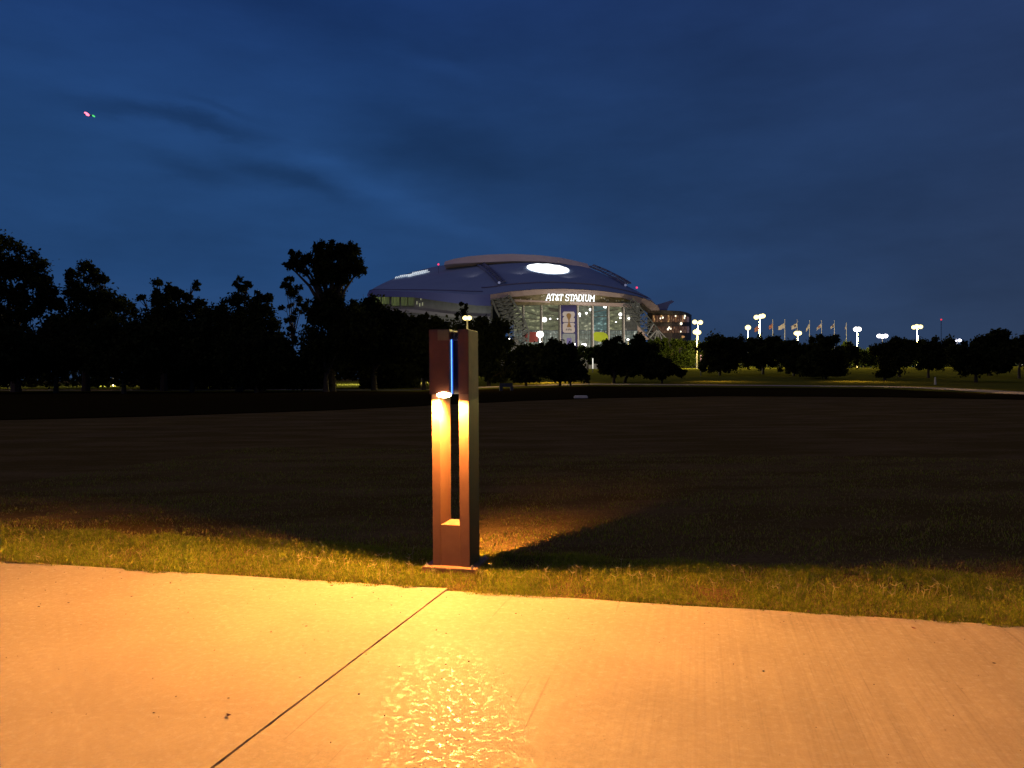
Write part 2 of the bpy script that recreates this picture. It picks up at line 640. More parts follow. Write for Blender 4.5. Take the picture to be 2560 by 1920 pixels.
slab_rot = math.atan2(ed.y, ed.x)
random.seed(3)
for s0, s1, n1, broom, sd in ((-12.4, -6.2, 0.012, 0, 5.0), (-6.18, -0.006, 0.012, 0, 1.0), (0.006, 6.18, -0.045, 1, 9.0), (6.2, 12.4, -0.045, 1, 3.0)):
    # outline with a slightly chipped joint and edge
    pts = []
    K = 300
    for i in range(K + 1):
        s = s0 + (s1 - s0) * i / K
        pts.append((s, n1 + (0.020 if s > 0 else 0.008) * mnoise.noise((s * 2.6, sd, 0)) + 0.008 * mnoise.noise((s * 13, sd, 3))))
    for i in range(1, 241):
        n = n1 - 8.5 * i / 240
        ch = 0.002 * mnoise.noise((n * 5, sd, 5)) + 0.014 * max(0, mnoise.noise((n * 12, sd, 7)) - .25)
        pts.append((s1 - ch + SKEW * n, n))
    for i in range(0, 241):
        n = n1 - 8.5 * (240 - i) / 240
        ch = 0.002 * mnoise.noise((n * 5, sd, 15)) + 0.014 * max(0, mnoise.noise((n * 12, sd, 17)) - .25)
        pts.append((s0 + ch + SKEW * n, n))
    pts.pop()
    bm = bmesh.new()
    top = [bm.verts.new((a, b, 0.0)) for a, b in pts]
    low = [bm.verts.new((a, b, -0.12)) for a, b in pts]
    bm.faces.new(top[::-1])
    for i in range(len(pts)):
        j = (i + 1) % len(pts)
        bm.faces.new((top[i], top[j], low[j], low[i]))
    bmesh.ops.recalc_face_normals(bm, faces=bm.faces)
    o = obj('pavement', bm, conc_mat('concrete_slab', broom, sd))
    o.location = (JP.x, JP.y, 0)
    o.rotation_euler = (0, 0, slab_rot)
    tag(o, kind='structure')
# soil showing in the joint and under the edge
SOIL = mat('soil', (0.05, 0.032, 0.02), 0.95, var=0.5, scale=30, bump=0.6, bscale=60)

# ------------------------------------------------------------------ grass blades
def leaf_mat(name, c1, c2, trans=0.35, rough=0.6, scale=3.0):
    m = bpy.data.materials.new(name)
    m.use_nodes = True
    nt = m.node_tree
    nt.nodes.clear()
    tcx = N(nt, 'ShaderNodeTexCoord')
    nz = N(nt, 'ShaderNodeTexNoise', i_Scale=scale, i_Detail=6.0, i_Roughness=0.8)
    nt.links.new(tcx.outputs['Object'], nz.inputs['Vector'])
    c = ramp(nt, nz.outputs['Fac'], [(0.35, c1), (0.65, c2)])
    d = N(nt, 'ShaderNodeBsdfDiffuse')
    t = N(nt, 'ShaderNodeBsdfTranslucent')
    nt.links.new(c, d.inputs[0])
    nt.links.new(c, t.inputs[0])
    x = N(nt, 'ShaderNodeMixShader', i_Fac=trans)
    nt.links.new(d.outputs[0], x.inputs[1])
    nt.links.new(t.outputs[0], x.inputs[2])
    o = N(nt, 'ShaderNodeOutputMaterial')
    nt.links.new(x.outputs[0], o.inputs[0])
    return m


def fast_mesh(name, V, quads, tris, m, parent=None, mi=None):
    """V (n,3); quads (q,4); tris (t,3)"""
    me = bpy.data.meshes.new(name)
    me.vertices.add(len(V))
    me.vertices.foreach_set('co', V.astype(np.float32).ravel())
    nl = quads.size + tris.size
    me.loops.add(nl)
    me.loops.foreach_set('vertex_index', np.concatenate([quads.ravel(), tris.ravel()]).astype(np.int32))
    nq, ntr = len(quads), len(tris)
    me.polygons.add(nq + ntr)
    st = np.concatenate([np.arange(nq) * 4, nq * 4 + np.arange(ntr) * 3]).astype(np.int32)
    me.polygons.foreach_set('loop_start', st)
    if mi is not None:
        me.polygons.foreach_set('material_index', mi.astype(np.int32))
    me.update(calc_edges=True)
    for mm in (m if isinstance(m, list) else [m]):
        me.materials.append(mm)
    o = bpy.data.objects.new(name, me)
    C.objects.link(o)
    if parent:
        o.parent = parent
    return o


rng = np.random.default_rng(7)


def noise2(x, y, s, seed=0):
    r = np.random.default_rng(seed)
    out = np.zeros_like(x)
    for i in range(7):
        a = r.uniform(0, 2 * np.pi)
        k = s * r.uniform(0.5, 1.9)
        out += np.sin((x * np.cos(a) + y * np.sin(a)) * k + r.uniform(0, 6.28))
    return out / 7 ** 0.5 / 0.9


def blades(S, Nn, H, W, lean):
    n = len(S)
    bx = JP.x + ed.x * S + en.x * Nn
    by = JP.y + ed.y * S + en.y * Nn
    an = rng.uniform(0, 2 * np.pi, n)
    la = rng.uniform(0, 2 * np.pi, n)
    dx, dy = np.cos(an) * W / 2, np.sin(an) * W / 2
    lx, ly = np.cos(la) * lean * H, np.sin(la) * lean * H
    z0 = np.full(n, GZ - 0.003)
    V = np.empty((n, 5, 3))
    V[:, 0] = np.stack([bx - dx, by - dy, z0], 1)
    V[:, 1] = np.stack([bx + dx, by + dy, z0], 1)
    V[:, 2] = np.stack([bx + dx * .8 + lx * .35, by + dy * .8 + ly * .35, z0 + H * .6], 1)
    V[:, 3] = np.stack([bx - dx * .8 + lx * .35, by - dy * .8 + ly * .35, z0 + H * .6], 1)
    V[:, 4] = np.stack([bx + lx, by + ly, z0 + H * np.clip(1 - .35 * lean, .45, 1)], 1)
    return V.reshape(-1, 3)


parts = []
# dense strip by the pavement
n = 160000
S = rng.uniform(-5.3, 5.6, n)
Nn = -0.10 + 1.32 * rng.uniform(0, 1, n) ** 1.25
edge_n = 0.005 + 0.026 * noise2(S, S * 0, 5.0, 1) + 0.022 * noise2(S, S * 0, 19.0, 2)
edge_n = np.where(S > 0, edge_n - 0.075, edge_n - 0.022)
cl = noise2(S, Nn, 9.0, 3)
keep = (Nn > edge_n) & (rng.uniform(-2.4, 1.2, n) < cl + 0.8)
S, Nn, cl = S[keep], Nn[keep], cl[keep]
H = (0.040 + 0.014 * cl + rng.uniform(-.012, .026, len(S)) + 0.010 * noise2(S, Nn, 2.5, 31)) * (0.75 + 0.25 * np.clip((Nn + .02) / .08, 0, 1))
H = np.clip(H, 0.012, 0.09)
parts.append(blades(S, Nn, H, rng.uniform(.0028, .0055, len(S)), rng.uniform(.15, 1.3, len(S))))
# mown field behind, thinning out with distance
n = 120000
S = rng.uniform(-8, 9, n)
Nn = 1.1 + 9.0 * rng.uniform(0, 1, n) ** 1.7
cl = noise2(S, Nn, 5.0, 5)
keep = rng.uniform(-1.6, 1.3, n) < cl + 0.4
S, Nn, cl = S[keep], Nn[keep], cl[keep]
H = 0.028 + 0.007 * cl + rng.uniform(-.006, .014, len(S))
parts.append(blades(S, Nn, H, rng.uniform(.004, .008, len(S)), rng.uniform(.2, 1.2, len(S))))
# straggling runners at the pavement edge
n = 5000
S = rng.uniform(-5, 5.4, n)
k = noise2(S, S * 0, 3.0, 9) + rng.uniform(-.6, .6, n) > 0.5
S = S[k]
parts.append(blades(S, np.full(len(S), -0.005) + rng.uniform(-.02, .02, len(S)), rng.uniform(.035, .075, len(S)),
                    rng.uniform(.002, .0045, len(S)), rng.uniform(.7, 1.7, len(S))))
V = np.concatenate(parts)
nb = len(V) // 5
bi = np.arange(nb)[:, None] * 5
quads = bi + np.array([[0, 1, 2, 3]])
tris = bi + np.array([[3, 2, 4]])
mi = (rng.uniform(0, 1, nb) < np.where(np.arange(nb) < len(parts[0]) // 5, 0.20, 0.60)).astype(np.int32)
GB1 = leaf_mat('grass_blade', (0.085, 0.12, 0.010, 1), (0.38, 0.43, 0.04, 1), 0.35, scale=28)
GB2 = leaf_mat('grass_blade_dry', (0.16, 0.11, 0.03, 1), (0.42, 0.33, 0.12, 1), 0.3, scale=28)
gr = fast_mesh('grass', V, quads, tris, [GB1, GB2], mi=np.concatenate([mi, mi]))
tag(gr, 'short yellow green grass growing along the pavement edge and into the field', 'grass', kind='stuff')

# seed heads: forked stalks standing out of the grass
bm = bmesh.new()
random.seed(11)
spots = [(random.uniform(-1.7, 3.4), random.uniform(.25, .62)) for _ in range(70)]
spots += [(random.uniform(-5, 5), random.uniform(.02, .9)) for _ in range(60)]
spots += [(random.uniform(-.2, .35), random.uniform(.2, .3)) for _ in range(8)]
for s, nn in spots:
    p = Vector((JP.x + ed.x * s + en.x * nn, JP.y + ed.y * s + en.y * nn, GZ))
    h = random.uniform(.045, .10)
    q = p + Vector((random.uniform(-.02, .02), random.uniform(-.02, .02), h))
    bar(bm, p, q, .0017, 3)
    for _ in range(random.choice((2, 3, 3, 4))):
        a = random.uniform(0, 6.28)
        L = random.uniform(.015, .045)
        bar(bm, q, q + Vector((math.cos(a) * L, math.sin(a) * L, L * random.uniform(.1, .9))), .0026, 3, .0014)
o = obj('grass_seed_heads', bm, leaf_mat('seed_head', (0.30, 0.24, 0.10, 1), (0.55, 0.46, 0.22, 1), .2, scale=20))
tag(o, 'thin forked seed heads standing above the lit grass', 'weeds', kind='stuff')

# grit scattered on the concrete
bm = bmesh.new()
random.seed(77)
for _ in range(420):
    s, nn = random.uniform(-4.5, 4.5), -0.05 - 4.2 * random.random() ** 1.6
    x, y = JP.x + ed.x * s + en.x * nn, JP.y + ed.y * s + en.y * nn
    r_ = random.uniform(.0012, .0038)
    m_ = Matrix.Translation((x, y, r_ * .5)) @ Matrix.Rotation(random.uniform(0, 3), 4, 'Z') @ Matrix.Diagonal((r_ * random.uniform(1, 2.6), r_, r_ * .8, 1))
    bmesh.ops.create_icosphere(bm, subdivisions=1, radius=1.0, matrix=m_)
tag(obj('grit', bm, mat('grit_dark', (0.12, 0.08, 0.05), .9, var=.5, scale=3)), 'loose grit and crumbs of soil scattered over the pavement', 'grit', kind='stuff')

# few dead leaves and twigs on the pavement edge
LEAF = mat('dead_leaf', (0.16, 0.05, 0.025), 0.8, var=0.4, scale=50)
GRP = 'dead leaves on the pavement edge'
for i, (px, py, sz, lb) in enumerate(((1722, 1511, .035, 'small red brown dead leaf lying by the grass edge near the middle'),
                             (2022, 1531, .045, 'curled tan dead leaf at the dark clump of grass edge'),
                             (572, 1791, .03, 'small dark leaf scrap alone on the left slab beside the joint'),
                             (829, 1466, .03, 'dark leaf scrap on the left slab close to the grass'),
                             (2285, 1573, .035, 'brown leaf scrap on the right slab under the far right grass'))):
    g = ray(px, py)
    k = -CAM_H / g.z
    p = Vector((g.x * k, g.y * k, 0.004))
    bm = bmesh.new()
    out = [(-1, 0), (-.6, .35), (-.1, .5), (.4, .35), (1, 0), (.4, -.3), (-.1, -.42), (-.6, -.3)]
    prism(bm, [Vector((a * sz * .5, b * sz * .6, .006 * a * a + .004 * abs(b))) for a, b in out], (0, 0, .0012))
    o = obj('dead_leaf', bm, LEAF)
    o.location = p
    o.rotation_euler = (0, 0, i * 1.3)
    tag(o, lb, 'leaf', GRP)

# ------------------------------------------------------------------ light column (the main subject)
BX = ray(1128, 1410)
k = (0.05 - CAM_H) / BX.z
fc = Vector((BX.x * k, BX.y * k, 0))          # centre of the front face foot
DEP = 0.27
BROT = math.atan2(ed.y, ed.x)
bdir = Vector((-math.sin(BROT), math.cos(BROT), 0))
bc = fc + bdir * (DEP / 2)
B = thing('light_column', 'tall bronze brown light column glowing orange under its head, with a blue light line', 'light column',
          (bc.x, bc.y, GZ), BROT)
Z = lambda z: z - GZ
W2 = 0.151
fy, by = -DEP / 2, DEP / 2
xo0, xo1 = -W2 + .066, W2 - .079        # opening
zs, zh, zt = 0.352, 1.372, 1.876
bm = bmesh.new()
box(bm, -.215, .215, fy - .075, by + .075, Z(-.012), Z(.034), .004)
bp = obj('base_plate', bm, PLATE, B)
for sx, sy in ((-1, -1), (1, -1), (1, 1), (-1, 1)):
    bm = bmesh.new()
    bar(bm, (sx * .185, sy * (by + .045), Z(.034)), (sx * .185, sy * (by + .045), Z(.046)), .013, 6)
    bar(bm, (sx * .185, sy * (by + .045), Z(.046)), (sx * .185, sy * (by + .045), Z(.06)), .006, 8)
    obj('bolt', bm, STEEL, bp)
for x0, x1 in ((-W2, xo0), (xo1, W2)):
    bm = bmesh.new()
    box(bm, x0, x1, fy, by, Z(.0345), Z(zh), .0025)
    obj('leg', bm, BROWN, B)
bm = bmesh.new()
box(bm, xo0 + .0004, xo1 - .0004, fy + .006, by - .006, Z(.0345), Z(zs), .002)
obj('infill_panel', bm, BROWN, B)
# head: two blocks with a slot between them
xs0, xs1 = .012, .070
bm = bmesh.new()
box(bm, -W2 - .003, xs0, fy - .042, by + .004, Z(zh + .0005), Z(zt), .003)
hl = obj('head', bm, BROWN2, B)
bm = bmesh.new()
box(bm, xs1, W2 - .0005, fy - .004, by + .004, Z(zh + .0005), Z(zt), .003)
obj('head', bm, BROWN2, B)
bm = bmesh.new()
box(bm, xs0 + .0005, xs1 - .0005, fy + .05, by - .01, Z(zh + .0015), Z(zt - .02), .0)
obj('slot_back', bm, DARKST, B)
# crumpled bracket / dead wiring at the top of the slot
bm = bmesh.new()
random.seed(5)
for _ in range(16):
    a = Vector((random.uniform(xs0 + .006, xs1 - .006), fy + random.uniform(0, .04), Z(zt - random.uniform(.01, .08))))
    b = a + Vector((random.uniform(-.02, .02), random.uniform(-.01, .01), random.uniform(-.03, .03)))
    bar(bm, a, b, .0022, 5)
box(bm, xs0 + .001, xs1 - .001, fy + .02, fy + .045, Z(zt - .086), Z(zt - .072))
obj('cable_bundle', bm, mat('cable_grey', (0.30, 0.24, 0.22), 0.4, var=0.4, scale=60), B)
bm = bmesh.new()
box(bm, xs0 + .009, xs0 + .0155, fy - .032, fy - .022, Z(zh + .004), Z(zt - .080), .002)
obj('blue_light_strip', bm, glow('blue_led', (0.18, 0.50, 1.0), 1.7), B)
bm = bmesh.new()
box(bm, xs0 + .0045, xs0 + .019, fy - .022, fy - .004, Z(zh + .003), Z(zt - .078), .002)
obj('strip_holder', bm, mat('strip_diffuser', (0.02, 0.05, 0.25), 0.4, var=0.1, emis=(0.0, 0.05, 0.55, 1), estr=0.75), B)
bm = bmesh.new()
box(bm, -.082, .008, fy - .0445, fy - .0425, Z(zt - .086), Z(zt - .004), .0008)
o = obj('sticker', bm, PALE, B)
o['label'] = 'pale square sticker at the top of the head'
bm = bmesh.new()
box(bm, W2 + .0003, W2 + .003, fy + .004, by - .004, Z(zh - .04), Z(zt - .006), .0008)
o = obj('painted_side_light', bm, PALE, B)  # added sheet; its pale colour stands in for light on the side
SIDE_SHADE = mat('side_shade_tone', (0.030, 0.014, 0.009), 0.55, var=0.25, scale=8)  # shade of the column's lower right side, put into the colour
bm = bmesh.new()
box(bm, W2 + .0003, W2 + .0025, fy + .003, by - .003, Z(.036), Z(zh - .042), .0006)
obj('painted_side_shade', bm, SIDE_SHADE, B)  # thin sheet added only to carry the painted shade
# lamp under the head
bm = bmesh.new()
box(bm, -.082, .000, fy - .036, fy + .02, Z(zh - .010), Z(zh + .0002), .002)
obj('lamp_housing', bm, DARKST, B)
bm = bmesh.new()
ball(bm, (-.036, fy - .036, Z(zh - .004)), .060, .024, .022)
lens = obj('lamp_lens', bm, glow('sodium_lens', (1.0, 0.72, 0.42), 60.0), B, smooth=True)
# real light with the wide, ground-washing throw such fittings have
ld = bpy.data.lights.new('lamp_light', 'POINT')
ld.energy = 1.0
ld.shadow_soft_size = 0.034
ld.use_nodes = True
lt = ld.node_tree
lt.nodes.clear()
ltc = N(lt, 'ShaderNodeTexCoord')
lsp = N(lt, 'ShaderNodeSeparateXYZ')
lt.links.new(ltc.outputs['Normal'], lsp.inputs[0])
cz = M_(lt, 'MAXIMUM', M_(lt, 'MULTIPLY', lsp.outputs[2], -1.0), 0.05)
I = M_(lt, 'POWER', M_(lt, 'MAXIMUM', cz, 0.25), -1.5)
cut = N(lt, 'ShaderNodeMapRange', interpolation_type='SMOOTHSTEP')
lt.links.new(cz, cut.inputs[0])
cut.inputs[1].default_value = 0.10
cut.inputs[2].default_value = 0.32
bk = N(lt, 'ShaderNodeMapRange')
lt.links.new(lsp.outputs[1], bk.inputs[0])
bk.inputs[1].default_value = 0.0
bk.inputs[2].default_value = 0.5
rc = N(lt, 'ShaderNodeMapRange', interpolation_type='SMOOTHSTEP')
lt.links.new(cz, rc.inputs[0])
rc.inputs[1].default_value = 0.34
rc.inputs[2].default_value = 0.86
rear = M_(lt, 'SUBTRACT', 1.0, M_(lt, 'MULTIPLY', bk.outputs[0], M_(lt, 'SUBTRACT', 0.96, rc.outputs[0])), clamp=True)
I = M_(lt, 'MULTIPLY', I, cut.outputs[0])
I = M_(lt, 'MULTIPLY', I, rear)
sd = N(lt, 'ShaderNodeMapRange')
lt.links.new(lsp.outputs[0], sd.inputs[0])
sd.inputs[1].default_value = -0.9
sd.inputs[2].default_value = 0.9
sd.inputs[3].default_value = 1.22
sd.inputs[4].default_value = 0.93
I = M_(lt, 'MULTIPLY', I, sd.outputs[0])
I = M_(lt, 'MULTIPLY', I, 540.0)
le = N(lt, 'ShaderNodeEmission')
le.inputs[0].default_value = (1.0, 0.42, 0.088, 1)
lt.links.new(I, le.inputs[1])
lo = N(lt, 'ShaderNodeOutputLight')
lt.links.new(le.outputs[0], lo.inputs[0])
lo_ = bpy.data.objects.new('lamp_light', ld)
C.objects.link(lo_)
lo_.parent = B
lo_.location = (-.036, fy - .033, Z(zh - .046))

# ------------------------------------------------------------------ stadium
SD = thing('stadium', 'vast domed stadium with a lit glass front behind the trees', 'stadium', (at(1400, 940, 640).x, 640, terrain(60, 640)))
sroot = Vector(SD.location)


def sobj(name, bm, m, smooth=False, parent=None, **kw):
    """geometry given in world coordinates; moved into the stadium's frame"""
    o = obj(name, bm, m, None, smooth)
    o.data.transform(Matrix.Translation(-sroot))
    o.parent = parent or SD
    return o


ROOF = mat('roof_membrane', (0.24, 0.32, 0.45), 0.9, var=0.05, scale=0.05, spec=0.1)
ROOF2 = mat('roof_edge_metal', (0.14, 0.17, 0.40), 0.8, var=0.05, scale=0.05)
ROOFSEAM = mat('roof_seam', (0.10, 0.10, 0.20), 0.5, var=0.05)
SLAB = mat('retractable_roof_cloth', (0.62, 0.52, 0.50), 0.8, var=0.08, scale=0.06)
BEIGE = mat('beige_fascia', (0.52, 0.40, 0.34), 0.7, var=0.08, scale=0.1)
OCHRE = mat('ochre_soffit', (0.26, 0.22, 0.12), 0.8, var=0.35, scale=0.5)
CONC = mat('stadium_concrete', (0.30, 0.30, 0.27), 0.85, var=0.15, scale=0.15)
COL = mat('column_white', (0.72, 0.68, 0.62), 0.5, var=0.06)
COLD = mat('column_dark', (0.10, 0.10, 0.085), 0.6, var=0.2)
TRUSS = mat('truss_steel', (0.10, 0.11, 0.10), 0.6, var=0.25, scale=0.5)

EAVE = [(918, 736, 722), (930, 726, 692), (980, 728, 662), (1050, 730, 632), (1120, 733, 607), (1180, 736, 587),
        (1226, 736, 566), (1270, 729, 560), (1340, 723, 556), (1411, 721.5, 555), (1493, 726, 558), (1558, 734, 566),
        (1600, 742, 577), (1630, 750, 590)]
RIDGE = [(919, 734, 730), (948, 714, 745), (990, 694, 765), (1040, 678, 772), (1096, 665, 770), (1150, 660, 762),
         (1200, 657, 752), (1260, 653, 746), (1330, 652, 740), (1400, 657, 735), (1462, 667, 725), (1522, 692, 702),
         (1572, 718, 680), (1618, 742, 655)]


def cr(P, u):
    n = len(P) - 1
    i = min(int(u), n - 1)
    t = u - i
    p0, p1, p2, p3 = (P[max(0, i - 1)], P[i], P[i + 1], P[min(n, i + 2)])
    return tuple(0.5 * ((2 * b) + (-a + c) * t + (2 * a - 5 * b + 4 * c - d) * t * t + (-a + 3 * b - 3 * c + d) * t ** 3)
                 for a, b, c, d in zip(p0, p1, p2, p3))


def roof_pt(u, t):
    E = at(*cr(EAVE, u))
    Rg = at(*cr(RIDGE, u))
    if t <= 1:
        a, b = cr(EAVE, u), cr(RIDGE, u)
        g_ = 1 - (1 - t) ** 1.6
        return at(a[0] + (b[0] - a[0]) * t, a[1] + (b[1] - a[1]) * g_, a[2] + (b[2] - a[2]) * t)
    Bk = Rg + (Rg - E)
    s = t - 1
    p = Rg.lerp(Bk, s)
    p.z = Rg.z - (Rg.z - E.z) * s ** 1.75
    return p


NU, NT = 91, 16
us = [i * 13.0 / (NU - 1) for i in range(NU)]
ts = [i / NT for i in range(2 * NT + 1)]
V = [roof_pt(u, t) for u in us for t in ts]
W = len(ts)
Fc = [(i * W + j, (i + 1) * W + j, (i + 1) * W + j + 1, i * W + j + 1) for i in range(NU - 1) for j in range(W - 1)]
sobj('roof', (V, Fc), ROOF, True)
cache = []
for i in range(261):
    for j in range(61):
        u, t = i * 13 / 260, j / 60
        p = roof_pt(u, t)
        cache.append((*proj(p), u, t))
CA = np.array(cache)


def on_roof(px, py, lift=0.5):
    i = np.argmin((CA[:, 0] - px) ** 2 + (CA[:, 1] - py) ** 2)
    p = roof_pt(CA[i, 2], CA[i, 3])
    q = at(px, py, p.y)
    return q + Vector((0, -lift, lift))


# seam line parallel to the eave
bm = bmesh.new()
prev = None
for i in range(60):
    u = 5.6 + (12.6 - 5.6) * i / 59
    p = roof_pt(u, 0.14) + Vector((0, -.4, .35))
    if prev is not None:
        bar(bm, prev, p, .55)
    prev = p
sobj('roof_seam', bm, ROOFSEAM)
bm = bmesh.new()
prev = None
for i in range(40):
    p = roof_pt(.6 + 5.0 * i / 39, 0.06) + Vector((0, -.4, .3))
    if prev is not None:
        bar(bm, prev, p, .4)
    prev = p
sobj('roof_seam', bm, ROOFSEAM)


# dark arch trusses curving over the roof
def arch(pts, r):
    bm = bmesh.new()
    P = []
    for i in range(len(pts) - 1):
        for k in range(5):
            t = k / 5
            P.append((pts[i][0] + (pts[i + 1][0] - pts[i][0]) * t, pts[i][1] + (pts[i + 1][1] - pts[i][1]) * t))
    P.append(pts[-1])
    Q = [on_roof(x, y, 1.2) for x, y in P]
    for off in (0.0, 1.0):
        QQ = [q + Vector((off * 5.0, 0, off * 1.2)) for q in Q]
        for a, b in zip(QQ, QQ[1:]):
            bar(bm, a, b, r)
    for i in range(0, len(Q) - 1):
        bar(bm, Q[i], Q[i + 1] + Vector((5.0, 0, 1.2)), r * .5)
        bar(bm, Q[i] + Vector((5.0, 0, 1.2)), Q[i + 1], r * .5)
    return bm


ARCHM = mat('arch_steel', (0.14, 0.16, 0.26), .7, var=.2, scale=.3)
sobj('arch_truss', arch([(1172, 657), (1192, 664), (1212, 677), (1230, 694), (1246, 712)], 0.9), ARCHM)
sobj('arch_truss', arch([(1470, 669), (1500, 681), (1530, 697), (1548, 707), (1561, 716)], 0.7), ARCHM)
for px, py in ((1172, 655), (1467, 668)):
    bm = bmesh.new()
    p = on_roof(px, py, .5)
    bar(bm, p, p + Vector((0, 0, 2.5)), 1.0, 6, .5)
    sobj('arch_cap', bm, COLD)
for px, py in ((1248, 712), (1563, 718)):
    bm = bmesh.new()
    ball(bm, on_roof(px, py, 1.5), 1.0)
    sobj('arch_foot_light', bm, glow('soft_white_spot', (0.16, 0.17, 0.28), 1.0))

# retractable roof slab above
topc = [(1112, 654), (1135, 647), (1170, 641), (1220, 636.5), (1280, 634.5), (1350, 638), (1400, 644), (1430, 650), (1468, 659)]
botc = [(1110, 662), (1135, 659), (1172, 657), (1220, 655), (1280, 652.5), (1350, 653.5), (1400, 658), (1430, 663), (1476, 671)]
bm = bmesh.new()
A = [at(x, y, 712) for x, y in topc]
Bt = [at(x, y, 706) for x, y in botc]
strip(bm, A, Bt, (0, 95, -6))
sobj('retractable_roof', bm, SLAB)

# left overhang: blue metal edge band, soffit and wall under it
bot = [(918, 741), (975, 742), (1033, 743), (1080, 750), (1130, 757), (1190, 763.5), (1226, 764.5)]
top, low, wl, wb = [], [], [], []
for i in range(31):
    u = 0 + 6.0 * i / 30
    x, y, D = cr(EAVE, u)
    top.append(at(x, y - .5, D - .6))
    yb = interp(bot, x)[0]
    low.append(at(x, yb, D - .6))
    wl.append(at(x + 2, interp(bot, x)[0] - 3, D + 10))
    q = at(x + 2, 900, D + 10)
    wb.append(Vector((q.x, q.y, 0)))
bm = bmesh.new()
strip(bm, top, low, (0.8, 1.6, 0))
sobj('roof_edge', bm, ROOF2)
bm = bmesh.new()
strip(bm, low, [l + (w - l) * 1.0 for l, w in zip(low, wl)], (0, 0.2, 0.8))
sobj('soffit', bm, ROOF2)
bm = bmesh.new()
strip(bm, wl, wb, (1.0, 2.0, 0))
sobj('side_wall', bm, CONC)
# ledge across the grey wall
bm = bmesh.new()
L1 = [(w + (b - w) * .16) + Vector((-1, -2, 0)) for w, b in zip(wl, wb)][8:]
L2 = [(w + (b - w) * .20) + Vector((-1, -2, 0)) for w, b in zip(wl, wb)][8:]
strip(bm, L1, L2, (0.5, 1.5, 0))
sobj('ledge', bm, mat('ledge_concrete', (0.42, 0.41, 0.38), .8))
# lit windows under the left eave
WG = win_mat('green_lit_window', lin(52, 60, 34), lin(92, 102, 55), lin(170, 175, 90), (0.55, 0.55, 0.12), 0.85)


def wall_at(px, py):
    for i in range(len(wl) - 1):
        a, b = proj(wl[i])[0], proj(wl[i + 1])[0]
        if a <= px <= b:
            t = (px - a) / (b - a)
            D = wl[i].y + (wl[i + 1].y - wl[i].y) * t - 1.2
            return at(px, py, D)
    return at(px, py, 660)


for x0, x1 in ((925, 952), (955, 972), (979, 998), (1003, 1018), (1021, 1034)):
    bm = bmesh.new()
    n = 4
    T = [wall_at(x0 + (x1 - x0) * i / n, 742.5) for i in range(n + 1)]
    Bo = [wall_at(x0 + (x1 - x0) * i / n, 764 - (x0 < 960) * 4) for i in range(n + 1)]
    strip(bm, T, Bo, (0, 0.5, 0))
    w = sobj('window', bm, WG)
    bm = bmesh.new()
    k = 6
    for i in range(k + 1):
        x = x0 + (x1 - x0) * i / k
        bar(bm, wall_at(x, 742) + Vector((0, -.6, 0)), wall_at(x, 765) + Vector((0, -.6, 0)), .28)
    for y in (742, 765):
        bar(bm, wall_at(x0, y) + Vector((0, -.6, 0)), wall_at(x1, y) + Vector((0, -.6, 0)), .28)
    sobj('mullions', bm, COLD, parent=w)
for px, py in ((1042, 757), (1049, 762), (1056, 760), (1052, 746)):
    bm = bmesh.new()
    strip(bm, [wall_at(px - 1, py - 4), wall_at(px + 1, py - 4)], [wall_at(px - 1, py + 4), wall_at(px + 1, py + 4)], (0, .3, 0))
    sobj('window', bm, glow('small_lit_slot', lin(150, 150, 120), 0.8))

# front: beige fascia under the roof
ftop = [(1226, 736.5, 564), (1270, 729.5, 558), (1340, 723.5, 554), (1411, 722, 553), (1493, 726.5, 556), (1558, 734.5, 564), (1600, 743, 575), (1630, 751, 588), (1644, 767, 596)]
fbot = [(1226, 748), (1281, 742), (1363, 734), (1411, 733), (1493, 737), (1558, 745), (1573, 750), (1610, 762), (1638, 773), (1644, 776)]
T, Bo = [], []
for i in range(60):
    x = 1226 + (1644 - 1226) * i / 59
    y, D = interp(ftop, x)
    T.append(at(x, y, D - 1.2))
    Bo.append(at(x, interp(fbot, x)[0], D - 1.2))
bm = bmesh.new()
strip(bm, T, Bo, (0, 3.0, 0))
sobj('front_fascia', bm, BEIGE)
# recessed ochre band
T, Bo = [], []
for i in range(40):
    x = 1228 + (1580 - 1228) * i / 39
    D = interp(ftop, x)[1] + 2.5
    T.append(at(x, interp(fbot, x)[0] - 2, D))
    Bo.append(at(x, 762, D))
bm = bmesh.new()
strip(bm, T, Bo, (0, 1.5, 0))
sobj('recessed_band', bm, OCHRE)
# small fittings in that band
random.seed(2)
FITM = mat('fitting_grey', (0.6, 0.58, 0.45), .6)
for i in range(14):
    x = random.choice((random.uniform(1300, 1362), random.uniform(1492, 1560)))
    y = interp(fbot, x)[0] + random.uniform(4, 12)
    p = at(x, y, interp(ftop, x)[1] + 2.2)
    bm = bmesh.new()
    box(bm, p.x - .4, p.x + .4, p.y - .5, p.y, p.z - .5, p.z + .5)
    sobj('fitting', bm, FITM)
# beam under it
btop = [(1286, 748), (1363, 752), (1402, 754.5), (1477, 756), (1558, 758), (1580, 760)]
bbot = [(1286, 754), (1353, 755.5), (1400, 758.5), (1442, 762), (1509, 764.5), (1558, 766), (1580, 768)]
T, Bo = [], []
for i in range(30):
    x = 1286 + (1580 - 1286) * i / 29
    T.append(at(x, interp(btop, x)[0], 556))
    Bo.append(at(x, interp(bbot, x)[0], 556))
bm = bmesh.new()
strip(bm, T, Bo, (0, 5.0, 0))
sobj('front_beam', bm, BEIGE)

